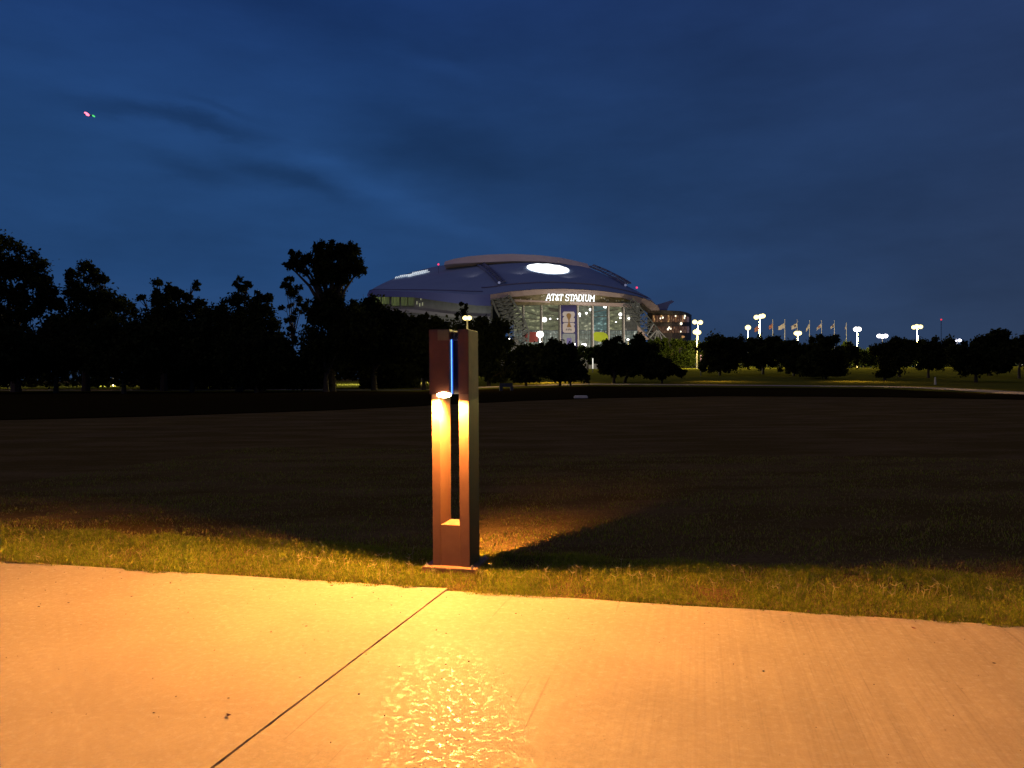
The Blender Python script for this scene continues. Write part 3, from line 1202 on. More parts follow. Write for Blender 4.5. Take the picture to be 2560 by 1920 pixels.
# glazed bays
bays = [(1284, 1308, 'a'), (1308, 1353, 'a'), (1353, 1400, 'a'), (1400, 1443, 'b'), (1443, 1481, 'b'), (1481, 1521, 'c'),
        (1521, 1559, 'a'), (1559, 1600, 'd')]
wm = {'a': win_mat('lit_glass_olive', lin(58, 62, 46), lin(98, 100, 76), lin(165, 165, 125), (0.22, 0.1, 0.55), 0.95, 0.56),
      'b': win_mat('lit_glass_grey', lin(62, 68, 58), lin(100, 104, 88), lin(180, 180, 150), (0.34, 0.1, 0.5), 0.95, 0.56),
      'c': win_mat('lit_glass_teal', lin(48, 66, 66), lin(74, 98, 96), lin(140, 175, 170), (0.25, 0.1, 0.5), 0.9, 0.57),
      'd': win_mat('lit_glass_dim', lin(45, 45, 40), lin(76, 74, 66), lin(140, 134, 120), (0.14, 0.1, 0.18), 0.7, 0.58)}
wlow = win_mat('lit_concourse', lin(56, 68, 66), lin(110, 120, 112), lin(215, 220, 205), (0.55, 0.1, 0.25), 0.8, 0.56)
for x0, x1, k in bays:
    bm = bmesh.new()
    strip(bm, [at(x0, 757, 563), at(x1, 757, 563)], [at(x0 + 1, 826, 563), at(x1 + 1, 826, 563)], (0, .4, 0))
    w = sobj('window', bm, wm[k])
    bm = bmesh.new()
    n = 3 if x1 - x0 > 30 else 2
    for i in range(1, n):
        x = x0 + (x1 - x0) * i / n
        bar(bm, at(x, 757, 562.3), at(x + .5, 826, 562.3), .09)
    for y in (772, 786, 800, 813):
        bar(bm, at(x0, y, 562.3), at(x1, y, 562.3), .09)
    for xx in (x0, x1):
        bar(bm, at(xx, 757, 562.3), at(xx, 826, 562.3), .09)
    for q in range(3):
        ya = 762 + 17 * q + random.uniform(-3, 3)
        bar(bm, at(x0, ya, 562.5), at(x1, ya + random.uniform(-9, 14), 562.5), random.uniform(.15, .5))
    sobj('mullions', bm, COLD, parent=w)
    bm = bmesh.new()
    strip(bm, [at(x0 + 1, 827, 563), at(x1 + 1, 827, 563)], [at(x0 + 1, 885, 563), at(x1 + 1, 885, 563)], (0, .4, 0))
    w = sobj('window', bm, wlow)
    bm = bmesh.new()
    n = 7 if x1 - x0 > 30 else 4
    for i in range(1, n):
        x = x0 + 1 + (x1 - x0) * i / n
        bar(bm, at(x, 826, 562.3), at(x, 880, 562.3), .16)
    for y in (827, 836, 848, 862):
        bar(bm, at(x0, y, 562.3), at(x1, y, 562.3), .2)
    sobj('mullions', bm, COLD, parent=w)
for x in (1308, 1353, 1399, 1443, 1480.5, 1520, 1558):
    bm = bmesh.new()
    p, q = at(x - 1.5, 753, 560.5), at(x - .8, 884, 560.5)
    bar(bm, p, q, .85)
    c = sobj('column', bm, COLD)
    bm = bmesh.new()
    w = .42 if x < 1390 else .6
    bar(bm, at(x + 1.8, 757, 560), at(x + 3.0, 884, 560), w)
    sobj('column_fin', bm, COL, parent=c)
# lamps inside the hall
LW = glow('hall_lamp', (1.0, 0.97, 0.9), 5.0)
for px, py, r in ((1361, 799, 6), (1375.5, 797, 2), (1394, 797, 1.2), (1449, 785, 3), (1466, 783, 2.6), (1476, 774, 3.2),
                  (1513, 765.5, 4.6), (1551, 786, 4), (1551, 795, 2), (1409, 796, 3), (1413, 796, 1.4), (1450, 790, 1.6),
                  (1572, 796, 2.5), (1540, 805, 1.6)):
    bm = bmesh.new()
    rr = r * .29
    ball(bm, at(px, py, 561.3), rr, rr * .6, rr)
    sobj('hall_lamp', bm, LW, True)
bm = bmesh.new()
strip(bm, [at(1566, 787, 562), at(1575, 787, 562)], [at(1566, 803, 562), at(1575, 803, 562)], (0, .3, 0))
sobj('window', bm, glow('bright_pane', lin(160, 155, 135), .8))
# dim things seen in the hall: hanging screens
bm = bmesh.new()
prism(bm, [at(x, y, 562.6) for x, y in ((1371, 768), (1398, 772), (1398, 780), (1380, 779), (1371, 774))], (0, .3, 0))
sobj('hanging_screen', bm, COLD)

# big leaning truss legs
def lattice(left, right, D0, D1, n, r, rb, seed):
    random.seed(seed)
    bm = bmesh.new()

    def pt(side, t, D):
        P = left if side == 0 else right
        s = t * (len(P) - 1)
        i = min(int(s), len(P) - 2)
        f = s - i
        return at(P[i][0] + (P[i + 1][0] - P[i][0]) * f, P[i][1] + (P[i + 1][1] - P[i][1]) * f, D)
    for D in (D0, D1):
        for side in (0, 1):
            for k in range(n):
                bar(bm, pt(side, k / n, D), pt(side, (k + 1) / n, D), r)
        for k in range(n):
            a, b = k / n, (k + 1) / n
            bar(bm, pt(0, a, D), pt(1, b, D), rb)
            bar(bm, pt(1, a, D), pt(0, b, D), rb)
            bar(bm, pt(0, b, D), pt(1, b, D), rb)
    for k in range(n):
        a, b = k / n, (k + 1) / n
        for side in (0, 1):
            bar(bm, pt(side, a, D0), pt(side, b, D1), rb)
            bar(bm, pt(side, a, D1), pt(side, b, D0), rb)
        # secondary bracing between mid points
        m0 = pt(0, a, D0).lerp(pt(1, a, D0), .5)
        m1 = pt(0, b, D1).lerp(pt(1, b, D1), .5)
        bar(bm, m0, m1, rb)
        bar(bm, pt(0, a, D0), m1, rb * .8)
        bar(bm, pt(1, a, D0), m1, rb * .8)
        bar(bm, pt(0, a, D0).lerp(pt(1, a, D0), .25), pt(0, b, D0).lerp(pt(1, b, D0), .6), rb * .8)
        bar(bm, pt(0, a, D0).lerp(pt(1, a, D0), .8), pt(0, b, D0).lerp(pt(1, b, D0), .3), rb * .8)
    return bm


sobj('truss_leg', lattice([(1230, 748), (1240, 775), (1255, 803), (1272, 836), (1283, 880)],
                          [(1273, 738), (1292, 768), (1309, 795), (1322, 830), (1318, 880)], 540, 550, 12, .95, .36, 1), TRUSS)
sobj('truss_leg', lattice([(1558, 762), (1572, 786), (1590, 806), (1612, 830), (1634, 852)],
                          [(1582, 746), (1602, 770), (1622, 795), (1640, 816), (1660, 842)], 543, 551, 9, .55, .28, 4), TRUSS)
# fan of struts at the foot of the right leg
bm = bmesh.new()
for a, b in (((1644, 823), (1624, 845)), ((1644, 823), (1637, 850)), ((1644, 823), (1646, 850)), ((1644, 823), (1656, 850)), ((1644, 823), (1668, 848)), ((1634, 810), (1618, 838))):
    bar(bm, at(*a, 542), at(*b, 542), .4)
sobj('strut_fan', bm, mat('strut_paint', (0.4, 0.4, 0.37), .5))
# pale canopies between the legs and the glass
for tri in (((1594, 814), (1614, 835), (1594, 852)), ((1610, 836), (1624, 848), (1606, 852))):
    bm = bmesh.new()
    prism(bm, [at(x, y, 552) for x, y in tri], (0, 1.0, 0))
    sobj('canopy', bm, BEIGE)
# light between legs at the foot of the left leg
bm = bmesh.new()
prism(bm, [at(x, y, 556) for x, y in ((1276, 880), (1277, 850), (1288, 840), (1298, 856), (1300, 880))], (0, 1, 0))
sobj('canopy', bm, COL)

# curved side hall at the right
HALL = mat('hall_cladding', (0.13, 0.10, 0.08), .6, var=.2, scale=.2)
hallc = [(1628, 604), (1650, 594), (1680, 588), (1703, 592), (1718, 604), (1727, 628), (1729, 660)]
ytop = [(1628, 775), (1660, 776), (1703, 778), (1718, 782), (1729, 787)]
T, Bo = [], []
for i in range(40):
    x = 1628 + 101 * i / 39
    D = interp(hallc, x)[0]
    T.append(at(x, interp(ytop, x)[0], D))
    q = at(x, 900, D)
    Bo.append(Vector((at(x - (x > 1712) * 3, 870, D).x, D, 0)))
bm = bmesh.new()
strip(bm, T, Bo, (-2, 6, 0))
sobj('side_hall', bm, HALL)


def hall_pt(x, y, off=.6):
    return at(x, y, interp(hallc, x)[0] - off)


bm = bmesh.new()
strip(bm, [hall_pt(x, interp(ytop, x)[0] - .5, 1) for x in range(1628, 1730, 6)],
      [hall_pt(x, interp(ytop, x)[0] + 9, 1) for x in range(1628, 1730, 6)], (0, .8, 0))
sobj('hall_fascia', bm, mat('hall_fascia', (0.16, 0.14, 0.10), .7, var=.1))
random.seed(8)
WO = [win_mat('warm_window', lin(60, 38, 20), lin(120, 80, 52), lin(235, 190, 120), (1.2, .5, .3), .9, .54),
      win_mat('brown_window', lin(40, 26, 18), lin(78, 52, 38), lin(170, 130, 95), (1.5, .5, .3), .8, .56)]
for i in range(15):
    x = 1632 + i * 6.1
    if x > 1722:
        break
    w = 5.3
    for y0, y1, mm in ((788, 805, WO[i % 3 > 0 and 1 or 0]), (816, 832, WO[1])):
        bm = bmesh.new()
        strip(bm, [hall_pt(x, y0), hall_pt(x + w, y0 + .2)], [hall_pt(x, y1), hall_pt(x + w, y1)], (0, .3, 0))
        sobj('window', bm, mm)
for px, py, r in ((1703, 809, 3.2), (1712, 790, 2.6), (1711, 795, 2), (1670, 823, 2.6), (1673, 819, 2.4), (1677, 822, 1.8), (1657, 794, 2.2), (1651, 796, 1.8),
                  (1689, 790, 1.8), (1702, 829, 1.8), (1641, 819, 2)):
    bm = bmesh.new()
    ball(bm, hall_pt(px, py, 1.2), r * .28, .3, r * .34)
    sobj('hall_lamp', bm, glow('hall_lamp_warm', (1, .86, .62), 2.2), True)
bm = bmesh.new()
ball(bm, hall_pt(1706, 842, 1.2), 1.9, .4, .9)
sobj('hall_lamp', bm, glow('hall_lamp_orange', (.6, .30, .12), .8), True)

# raised roof corner behind the hall
bm = bmesh.new()
prism(bm, [at(x, y, 650) for x, y in ((1640, 762), (1658, 757), (1679, 750.5), (1686, 754), (1673, 762), (1668, 775), (1645, 776))], (0, 22, 0))
sobj('roof_corner', bm, ROOF2)
bm = bmesh.new()
prism(bm, [at(x, y, 575) for x, y in ((1610, 745), (1644, 764), (1650, 776), (1628, 776), (1600, 752))], (0, 20, 0))
sobj('fascia_return', bm, BEIGE)
# plinth to the ground so nothing floats
bm = bmesh.new()
strip(bm, [at(1235, 880, 566), at(1640, 880, 566)], [Vector((at(1235, 880, 566).x, 566, 0)), Vector((at(1640, 880, 566).x, 566, 0))], (0, 4, 0))
sobj('plinth', bm, CONC)

# red beacons on the roof
for px, py in ((1096, 661), (1592, 719)):
    bm = bmesh.new()
    p = at(px, py, 700 if px < 1200 else 660)
    bar(bm, p - Vector((0, 0, 8)), p - Vector((0, 0, .9)), .15)
    bc_ = sobj('beacon_pole', bm, DARKST)
    bm = bmesh.new()
    ball(bm, p, .85)
    sobj('beacon', bm, glow('red_beacon', (1.0, .05, .16), 1.6), parent=bc_)

# ---- roof signs (glowing): things of their own
SG = glow('sign_white', (0.95, 0.98, 1.0), 2.2)
pts = []
for i in range(48):
    a = 2 * math.pi * i / 48
    e = 1 + 0.05 * math.sin(a * 11) * (math.sin(a) < 0)
    ex, ey = math.cos(a) * 53, math.sin(a) * 11.0 * e
    t = R(5)
    x, y = 1370 + ex * math.cos(t) - ey * math.sin(t), 673.5 + ex * math.sin(t) + ey * math.cos(t)
    pts.append(on_roof(x, y, .8))
bm = bmesh.new()
c = on_roof(1370, 673.5, .8)
vs = [bm.verts.new(p) for p in pts]
v2 = [bm.verts.new(p + Vector((0, .8, -.5))) for p in pts]
cv = bm.verts.new(c)
for i in range(48):
    j = (i + 1) % 48
    bm.faces.new((vs[i], vs[j], cv))
    bm.faces.new((vs[j], vs[i], v2[i], v2[j]))
o = obj('roof_sign', bm, SG)
tag(o, 'brilliant white oval sign glowing on the middle of the dome roof', 'sign')
bm = bmesh.new()
for i in range(15):
    x = 990 + i * 5.2
    y = 696.5 - (x - 990) * .17 - (3 if 1030 < x < 1065 else 0)
    h = 3.4 if i < 8 else 5.5
    a = on_roof(x - 1.2, y + h * .5, 1.0)
    b = on_roof(x + 1.6, y - h * .5, 1.0)
    bar(bm, a, b, .45)
for (x0, y0), (x1, y1) in (((1020, 695), (1074, 682)), ((1022, 692), (1070, 680)), ((1026, 689), (1060, 679)), ((1000, 692), (1032, 688)), ((1036, 685), (1070, 677.5))):
    prev = None
    for k in range(9):
        p = on_roof(x0 + (x1 - x0) * k / 8, y0 + (y1 - y0) * k / 8, 1.0)
        if prev is not None:
            bar(bm, prev, p, .33)
        prev = p
o = obj('roof_sign', bm, glow('sign_white_dim', (0.8, 0.9, 1.0), .75))
tag(o, 'white slanted lettering streaks glowing on the left slope of the dome', 'sign')

# ---- stadium name sign, slab serif letters
STROKES = {
    'A': ([(0, 0, .38, 1), (.38, 1, .62, 1), (.62, 1, 1, 0), (.2, .34, .8, .34)], [(-.08, .26), (.74, 1.08)], []),
    'T': ([(.5, 0, .5, 1), (0, 1, 1, 1), (0, 1, 0, .74), (1, 1, 1, .74)], [(.3, .7)], []),
    'S': ([(1, .78, .85, 1), (.85, 1, .15, 1), (.15, 1, 0, .8), (0, .8, .1, .56), (.1, .56, .9, .46), (.9, .46, 1, .2), (1, .2, .85, 0), (.85, 0, .15, 0), (.15, 0, 0, .22)], [], []),
    'D': ([(.15, 0, .15, 1), (0, 1, .7, 1), (.7, 1, 1, .7), (1, .7, 1, .3), (1, .3, .7, 0), (.7, 0, 0, 0)], [], []),
    'I': ([(.5, 0, .5, 1)], [(.15, .85)], [(.15, .85)]),
    'U': ([(.12, 1, .12, .25), (.12, .25, .3, 0), (.3, 0, .7, 0), (.7, 0, .88, .25), (.88, .25, .88, 1)], [], [(-.05, .32), (.68, 1.05)]),
    'M': ([(.1, 0, .1, 1), (.1, 1, .5, .35), (.5, .35, .9, 1), (.9, 1, .9, 0)], [(-.08, .28), (.72, 1.08)], []),
    '&': ([(1, 0, .3, .72), (.3, .72, .35, .95), (.35, .95, .6, 1), (.6, 1, .7, .82), (.7, .82, .2, .45), (.2, .45, .05, .2), (.05, .2, .3, 0), (.3, 0, .7, .1), (.7, .1, .95, .42)], [], []),
}
SGN = thing('name_sign', 'white glowing letters reading AT&T STADIUM above the glass front', 'sign', at(1427, 752, 553))
txt = [('A', 1366, 11.5), ('T', 1378.6, 8.8), ('&', 1389, 8.8), ('T', 1398.8, 8.2), ('S', 1414.5, 7.5), ('T', 1424, 9.5), ('A', 1433.5, 11), ('D', 1446, 9),
       ('I', 1455.5, 6), ('U', 1463, 9.5), ('M', 1474.5, 12)]
for ch, x, w in txt:
    st, s0, s1 = STROKES[ch]
    bm = bmesh.new()
    hh = 15.2
    yb = 750.6 + (x - 1367) * .022

    def P(u, v):
        return at(x + u * w + 1.5 * v - .8, yb - v * hh, 551.0)
    for u0, v0, u1, v1 in st:
        bar(bm, P(u0, v0), P(u1, v1), .34)
    for u0, u1 in s0:
        bar(bm, P(u0, 0), P(u1, 0), .30)
    for u0, u1 in s1:
        bar(bm, P(u0, 1), P(u1, 1), .30)
    o = obj('letter', bm, SG)
    o.data.transform(Matrix.Translation(-Vector(SGN.location)))
    o.parent = SGN

# ---- tall event banner on the glass
BN = thing('tall_banner', 'tall navy banner with a gold trophy over white 26 and FIFA below', 'banner', at(1422, 870, 558.5))


def bobj(name, bm, m, **kw):
    o = obj(name, bm, m)
    o.data.transform(Matrix.Translation(-Vector(BN.location)))
    o.parent = BN
    return o


def bpoly(pts, D, th=.12):
    bm = bmesh.new()
    prism(bm, [at(x, y, D) for x, y in pts], (0, th, 0))
    return bm


def rrect(x0, x1, y0, y1, r):
    o = []
    for cx, cy, a0 in ((x1 - r, y0 + r, -90), (x1 - r, y1 - r, 0), (x0 + r, y1 - r, 90), (x0 + r, y0 + r, 180)):
        for k in range(6):
            a = R(a0 + 18 * k)
            o.append((cx + r * math.cos(a), cy + r * math.sin(a)))
    return o


NAVY = mat('banner_navy', (0.045, 0.04, 0.16), .7, var=.05)
BWH = mat('banner_white', (0.62, 0.56, 0.54), .7, var=.05)
GOLD = mat('banner_gold', (0.30, 0.17, 0.05), .6, var=.15)
BBL = mat('banner_black', (0.03, 0.03, 0.03), .7)
BPU = mat('banner_violet', (0.20, 0.18, 0.50), .7)
bobj('cloth', bpoly([(1402, 762), (1441, 763), (1443, 872), (1404, 872)], 558.6), NAVY)
# the two stacked figures: 2 (notched left and right) over 6
two = [(1409, 779), (1434, 779), (1437, 783), (1437, 790), (1435, 793), (1434, 794.5), (1437, 796), (1437, 804), (1435, 805.5), (1408, 805.5), (1406.5, 803), (1406.5, 795), (1409, 793),
       (1411, 791), (1407, 789.5), (1406.5, 783)]
six = [(1410, 807), (1434, 807), (1437, 810), (1437, 813), (1434.5, 814.5), (1436, 817), (1437, 821), (1437, 829), (1433, 832), (1411, 832), (1407, 829), (1406.5, 811)]
bobj('figure', bpoly(two, 558.4), BWH)
bobj('figure', bpoly(six, 558.4), BWH)
tro = [(1417, 785), (1420, 783), (1424, 783), (1427, 785.5), (1428, 789), (1426.5, 794), (1424, 800), (1424, 806), (1426, 812), (1429, 818), (1417, 818), (1419, 812), (1421, 806),
       (1421, 800), (1418, 794), (1416, 789)]
bobj('trophy', bpoly(tro, 558.2), GOLD)
GLY = {'F': [(0, 0, 0, 1), (0, 1, .8, 1), (0, .52, .65, .52)], 'I': [(.2, 0, .2, 1)], 'A': [(0, 0, .45, 1), (.45, 1, .9, 0), (.2, .35, .7, .35)]}
bm = bmesh.new()
for ch, x in (('F', 1415.5), ('I', 1419.5), ('F', 1422.3), ('A', 1426)):
    for u0, v0, u1, v1 in GLY[ch]:
        bar(bm, at(x + u0 * 3, 826.5 - v0 * 4.4, 558.2), at(x + u1 * 3, 826.5 - v1 * 4.4, 558.2), .17)
bobj('lettering', bm, BBL)
bobj('lower_panel', bpoly(rrect(1406, 1438, 834, 860, 3), 558.4), mat('banner_pale', (0.32, 0.36, 0.38), .7, var=.2, scale=.6))
bobj('lower_block', bpoly([(1417, 845), (1429, 845), (1429, 866), (1417, 866)], 558.2), BPU)

for poly, col, lb in (([(1311, 831), (1318, 829.5), (1340, 830), (1345, 833), (1345, 854), (1330, 856), (1312, 853)], (0.42, 0.07, 0.06), 'red panel on the glass front left of the tall banner'),
                      ([(1484, 833), (1489, 830), (1508, 830.5), (1516, 834), (1520, 840), (1520, 852), (1512, 854), (1503, 855), (1492, 853), (1485, 850)], (0.50, 0.62, 0.01), 'lime green rounded panel on the glass front right of the tall banner'),
                      ([(1509, 857), (1520, 858), (1520, 866), (1509, 864)], (0.5, 0.10, 0.05), 'small red orange panel low on the glass front under the lime panel')):
    bm = bmesh.new()
    prism(bm, [at(x, y, 559.2) for x, y in poly], (0, .3, 0))
    o = obj('wall_panel', bm, mat('panel_print', col, .6, var=.08, scale=.3))
    tag(o, lb, 'panel')


def spot(name, loc, tgt, power, size=60, col=(1, .9, .75), soft=1.0, blend=.5):
    d = bpy.data.lights.new(name, 'SPOT')
    d.energy = power
    d.spot_size = R(size)
    d.spot_blend = blend
    d.color = col
    d.shadow_soft_size = soft
    o = bpy.data.objects.new(name, d)
    C.objects.link(o)
    o.location = loc
    o.rotation_euler = (Vector(tgt) - Vector(loc)).to_track_quat('-Z', 'Y').to_euler()
    return o


# assumed, unseen floodlights washing the front, the left wall and the moving roof
for x in (1290, 1370, 1450, 1540, 1600):
    p = at(x, 900, 500)
    p.z = 8
    spot('assumed_plaza_flood', p, at(x, 770, 556), 26000, 110, (1, .88, .74), 1.0, .9)
p = at(1100, 900, 560)
p.z = 5
spot('assumed_plaza_flood', p, at(1120, 785, 620), 36000, 130, (.95, .98, .8), 1.0, .9)
for x, y, D in ((1180, 700, 660), (1300, 690, 650), (1420, 700, 650)):
    p = on_roof(x, y, 2.0) + Vector((0, 0, 3))
    spot('assumed_roof_flood', p, at(x, 638, 710), 10000, 60, (1, .78, .66), .5, .9)  # assumed light on the roof slab, no fitting built

# ------------------------------------------------------------------ trees
BARK = mat('bark', (0.055, 0.04, 0.03), .9, var=.3, scale=3, bump=.4, bscale=10)
CROWN = leaf_mat('foliage_dark', (0.014, 0.017, 0.007, 1), (0.034, 0.040, 0.014, 1), .25, scale=1.2)
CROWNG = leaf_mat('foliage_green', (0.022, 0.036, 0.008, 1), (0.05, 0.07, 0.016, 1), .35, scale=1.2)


def tree(name, label, cpx, base_py, D, lobes, nleaf, leaf, seed, group, green=False, lean=0.0, trunk_r=None, shell=.55, depth=1.0):
    """lobes: (px, py, rx_px, ry_px) seen at distance D; each becomes a lumpy ellipsoid of leaves"""
    r = np.random.default_rng(seed)
    gp = at(cpx, base_py, D)
    z0 = terrain(gp.x, D) - .05
    root = thing(name, label, 'tree', (gp.x, D, z0), 0, group)
    ppm = F / D
    L = []
    for (x, y, a, b) in lobes:
        p = at(x, y, D)
        a, b = a * (1.42 if D > 100 and cpx > 1700 else 1.20), b * 1.16
        L.append((np.array([p.x - gp.x, r.uniform(-.5, .5) * a / ppm * .6 * depth, p.z - z0]), a / ppm, b / ppm))
    area = np.array([l[1] * l[2] for l in L])
    leaf *= .8
    nleaf = int(nleaf * 2.4)
    cnt = np.maximum(30, (nleaf * area / area.sum()).astype(int))
    P = []
    for (c, a, b), n in zip(L, cnt):
        # sub-clumps over the lobe make an uneven outline with gaps
        k = max(6, int(n / 130))
        d = r.normal(size=(k, 3))
        d /= np.linalg.norm(d, axis=1)[:, None]
        rad = r.uniform(shell, 1.0, k) ** .8
        cc = c + d * rad[:, None] * np.array([a, a * .85 * depth, b]) * .86
        which = r.integers(0, k, n)
        sz = r.uniform(.20, .42, k) * min(a, b)
        sz = np.maximum(sz, leaf * 1.1)
        off = r.normal(size=(n, 3)) * .55
        P.append(cc[which] + off * sz[which][:, None])
    P = np.concatenate(P)
    P = P[P[:, 2] > .5]
    n = len(P)
    u = r.normal(size=(n, 3))
    u /= np.linalg.norm(u, axis=1)[:, None]
    w = r.normal(size=(n, 3))
    w -= (w * u).sum(1)[:, None] * u
    w /= np.linalg.norm(w, axis=1)[:, None]
    s = leaf * r.uniform(.5, 1.2, n)[:, None]
    Vv = np.stack([P - u * s, P - w * s * .6, P + u * s, P + w * s * .6], 1).reshape(-1, 3)
    q = np.arange(n)[:, None] * 4 + np.arange(4)[None]
    fast_mesh('crown', Vv, q, np.zeros((0, 3), int), CROWNG if green else CROWN, root)
    # trunk and limbs
    zmin = min(l[0][2] - l[2] for l in L)
    top = max(L, key=lambda l: l[0][2])
    zc = max(zmin + 0.3, 1.2)
    tr = trunk_r or max(.09, .035 * (top[0][2] + top[2]) ** .9)
    bm = bmesh.new()
    mid = Vector((lean * .4, 0, zc * .5))
    fork = Vector((lean, 0, zc))
    bar(bm, (0, 0, -.3), mid, tr * 1.25, 8, tr)
    bar(bm, mid, fork, tr, 8, tr * .85)
    for (c, a, b) in L:
        tip = Vector(c)
        m = fork.lerp(tip, .5) + Vector((0, 0, .1 * (tip - fork).length))
        bar(bm, fork - Vector((0, 0, .1)), m, tr * .6, 6, tr * .38)
        bar(bm, m, tip, tr * .38, 5, tr * .12)
        for _ in range(3):
            e = tip + Vector(r.normal(size=3) * np.array([a, a, b]) * .45)
            bar(bm, m.lerp(tip, .6), e, tr * .18, 4, .015)
    obj('trunk', bm, BARK, root)
    return root


random.seed(21)
GL = 'tall trees of the dark grove on the left'
# ---- left grove (behind) : big trees
tree('broad_tree', 'tall spreading tree at the left edge of the photo, loose crown showing sky', 40, 978, 98,
     [(0, 640, 70, 48), (55, 665, 55, 42), (-40, 700, 80, 60), (85, 735, 45, 40), (20, 770, 85, 50), (110, 720, 22, 30), (-60, 800, 70, 70)], 9000, .34, 1, GL)
tree('broad_tree', 'pointed loose-topped tree second from the left edge', 215, 979, 102,
     [(212, 690, 36, 30), (180, 708, 22, 18), (248, 712, 22, 22), (150, 745, 30, 24), (215, 760, 62, 42), (275, 765, 34, 28), (305, 790, 42, 36), (230, 840, 80, 60)], 7500, .32, 2, GL)
tree('broad_tree', 'tree with a dark knob of leaves and a stray sprig beside it', 410, 978, 100,
     [(402, 722, 26, 19), (448, 728, 22, 18), (467, 742, 13, 12), (420, 762, 46, 28), (357, 746, 10, 6), (490, 714, 9, 12), (400, 830, 70, 60), (505, 760, 20, 12), (470, 790, 50, 40)], 7500, .30, 3, GL)
tree('slim_tree', 'slim conical tree with a sideways tuft at its tip', 598, 978, 96,
     [(594, 705, 13, 13), (618, 714, 12, 8), (597, 732, 18, 20), (602, 765, 32, 28), (560, 800, 52, 40), (600, 850, 60, 60)], 5500, .28, 4, GL)
tree('slim_tree', 'twin-tufted tree ending the solid part of the grove before the gap', 655, 978, 94,
     [(650, 738, 12, 12), (668, 742, 12, 12), (645, 765, 24, 20), (660, 805, 38, 38), (655, 870, 46, 60), (690, 880, 22, 50)], 5500, .28, 5, GL)
tree('slender_tree', 'slender see-through tree standing alone in the gap', 733, 968, 104,
     [(724, 702, 12, 14), (716, 722, 16, 14), (748, 718, 8, 7), (735, 742, 24, 16), (712, 766, 20, 9), (745, 775, 22, 12), (728, 800, 16, 14), (760, 758, 14, 10), (722, 832, 14, 12), (738, 850, 20, 10)], 2000, .24, 6, GL, trunk_r=.16)
tree('tall_tree', 'tallest tree of the grove, flat-topped fan crown against the sky', 828, 976, 92,
     [(830, 625, 45, 22), (872, 620, 34, 18), (790, 640, 34, 24), (740, 648, 30, 17), (722, 662, 14, 9), (778, 672, 36, 18), (760, 655, 34, 18), (800, 662, 40, 24), (860, 640, 44, 28), (835, 690, 40, 26), (835, 668, 48, 30), (880, 660, 30, 28), (900, 672, 13, 12),
      (815, 705, 34, 22), (850, 712, 22, 28), (835, 745, 40, 28), (800, 775, 36, 30)], 9000, .30, 7, GL)
tree('broad_tree', 'low dark tree directly under the tallest crown', 815, 976, 90,
     [(800, 795, 38, 34), (850, 790, 46, 40), (880, 830, 60, 50), (810, 880, 70, 60)], 6000, .32, 8, GL, shell=.2)
tree('broad_tree', 'round-shouldered tree in front of the left end of the stadium', 935, 972, 96,
     [(905, 765, 42, 26), (945, 778, 46, 26), (985, 795, 36, 22), (930, 850, 80, 70), (1000, 860, 50, 60)], 8000, .32, 9, GL, shell=.2)
tree('broad_tree', 'wide dark tree directly left of the light column', 1060, 972, 94,
     [(1035, 800, 36, 18), (1070, 806, 40, 20), (1105, 812, 30, 20), (1040, 860, 60, 60), (1105, 870, 50, 60), (1100, 930, 50, 30)], 8000, .32, 10, GL, shell=.2)
tree('slim_tree', 'small spire tree rising just above the light column head', 1153, 970, 120,
     [(1157, 768, 12, 12), (1150, 788, 14, 14), (1158, 812, 22, 20), (1150, 860, 34, 50)], 3000, .26, 11, GL)
# filler trees low in the grove
FG = 'low bushy trees filling the foot of the grove'
for i, (x, w, y0, lb) in enumerate(((-30, 120, 815, 'bushy dark tree low at the far left edge'), (140, 110, 800, 'bushy dark tree low under the pointed tree'),
                                (310, 110, 805, 'bushy dark tree low between the pointed tree and the knobbed tree'), (480, 110, 800, 'bushy dark tree low right of the knobbed tree'),
                                (640, 90, 830, 'bushy dark tree low under the twin-tufted tree'), (755, 80, 880, 'bushy dark tree low below the gap with the slender tree'))):
    tree('bushy_tree', lb, x, 976, 88 + (i % 2) * 4, [(x - w * .4, y0 + 60, w * .55, 60), (x + w * .4, y0 + 55, w * .55, 55), (x, y0 + 40, w * .5, 40 if y0 < 870 else 30), (x, y0 + 95 if y0 < 870 else 930, w * .8, 48 if y0 < 870 else 26)],
         7000, .36, 30 + i, FG, shell=.1)

MGp = 'dark round park trees in front of the stadium'
tree('park_tree', 'dark tall-shouldered tree immediately right of the light column', 1222, 977, 96,
     [(1215, 812, 30, 22), (1245, 830, 30, 26), (1195, 835, 30, 26), (1258, 865, 26, 32), (1215, 880, 48, 40), (1235, 925, 44, 34)], 7000, .30, 41, MGp, shell=.25)
tree('park_tree', 'dark tree right of the column whose crown dips below the white globe lamp', 1315, 975, 92,
     [(1320, 885, 44, 20), (1290, 905, 34, 30), (1345, 900, 44, 34), (1310, 935, 60, 26)], 6000, .28, 42, MGp, shell=.25)
tree('park_tree', 'dark wide tree under the tall banner with a long sloping right side', 1400, 970, 90,
     [(1385, 865, 36, 17), (1410, 880, 34, 24), (1380, 905, 52, 34), (1430, 912, 30, 26), (1450, 935, 32, 14), (1400, 930, 54, 22)], 7000, .28, 43, MGp, shell=.25)
tree('sparse_tree', 'small sparse tree with drooping twigs below the sloping dark tree', 1426, 972, 88,
     [(1445, 948, 26, 9), (1470, 952, 16, 9), (1428, 944, 14, 9)], 420, .16, 44, MGp, trunk_r=.10)
tree('park_tree', 'dark tree right of the tall banner with spiky top', 1535, 964, 96,
     [(1535, 856, 20, 16), (1520, 876, 28, 22), (1545, 892, 46, 30), (1515, 912, 30, 20), (1550, 925, 52, 16)], 6000, .28, 45, MGp, shell=.25)
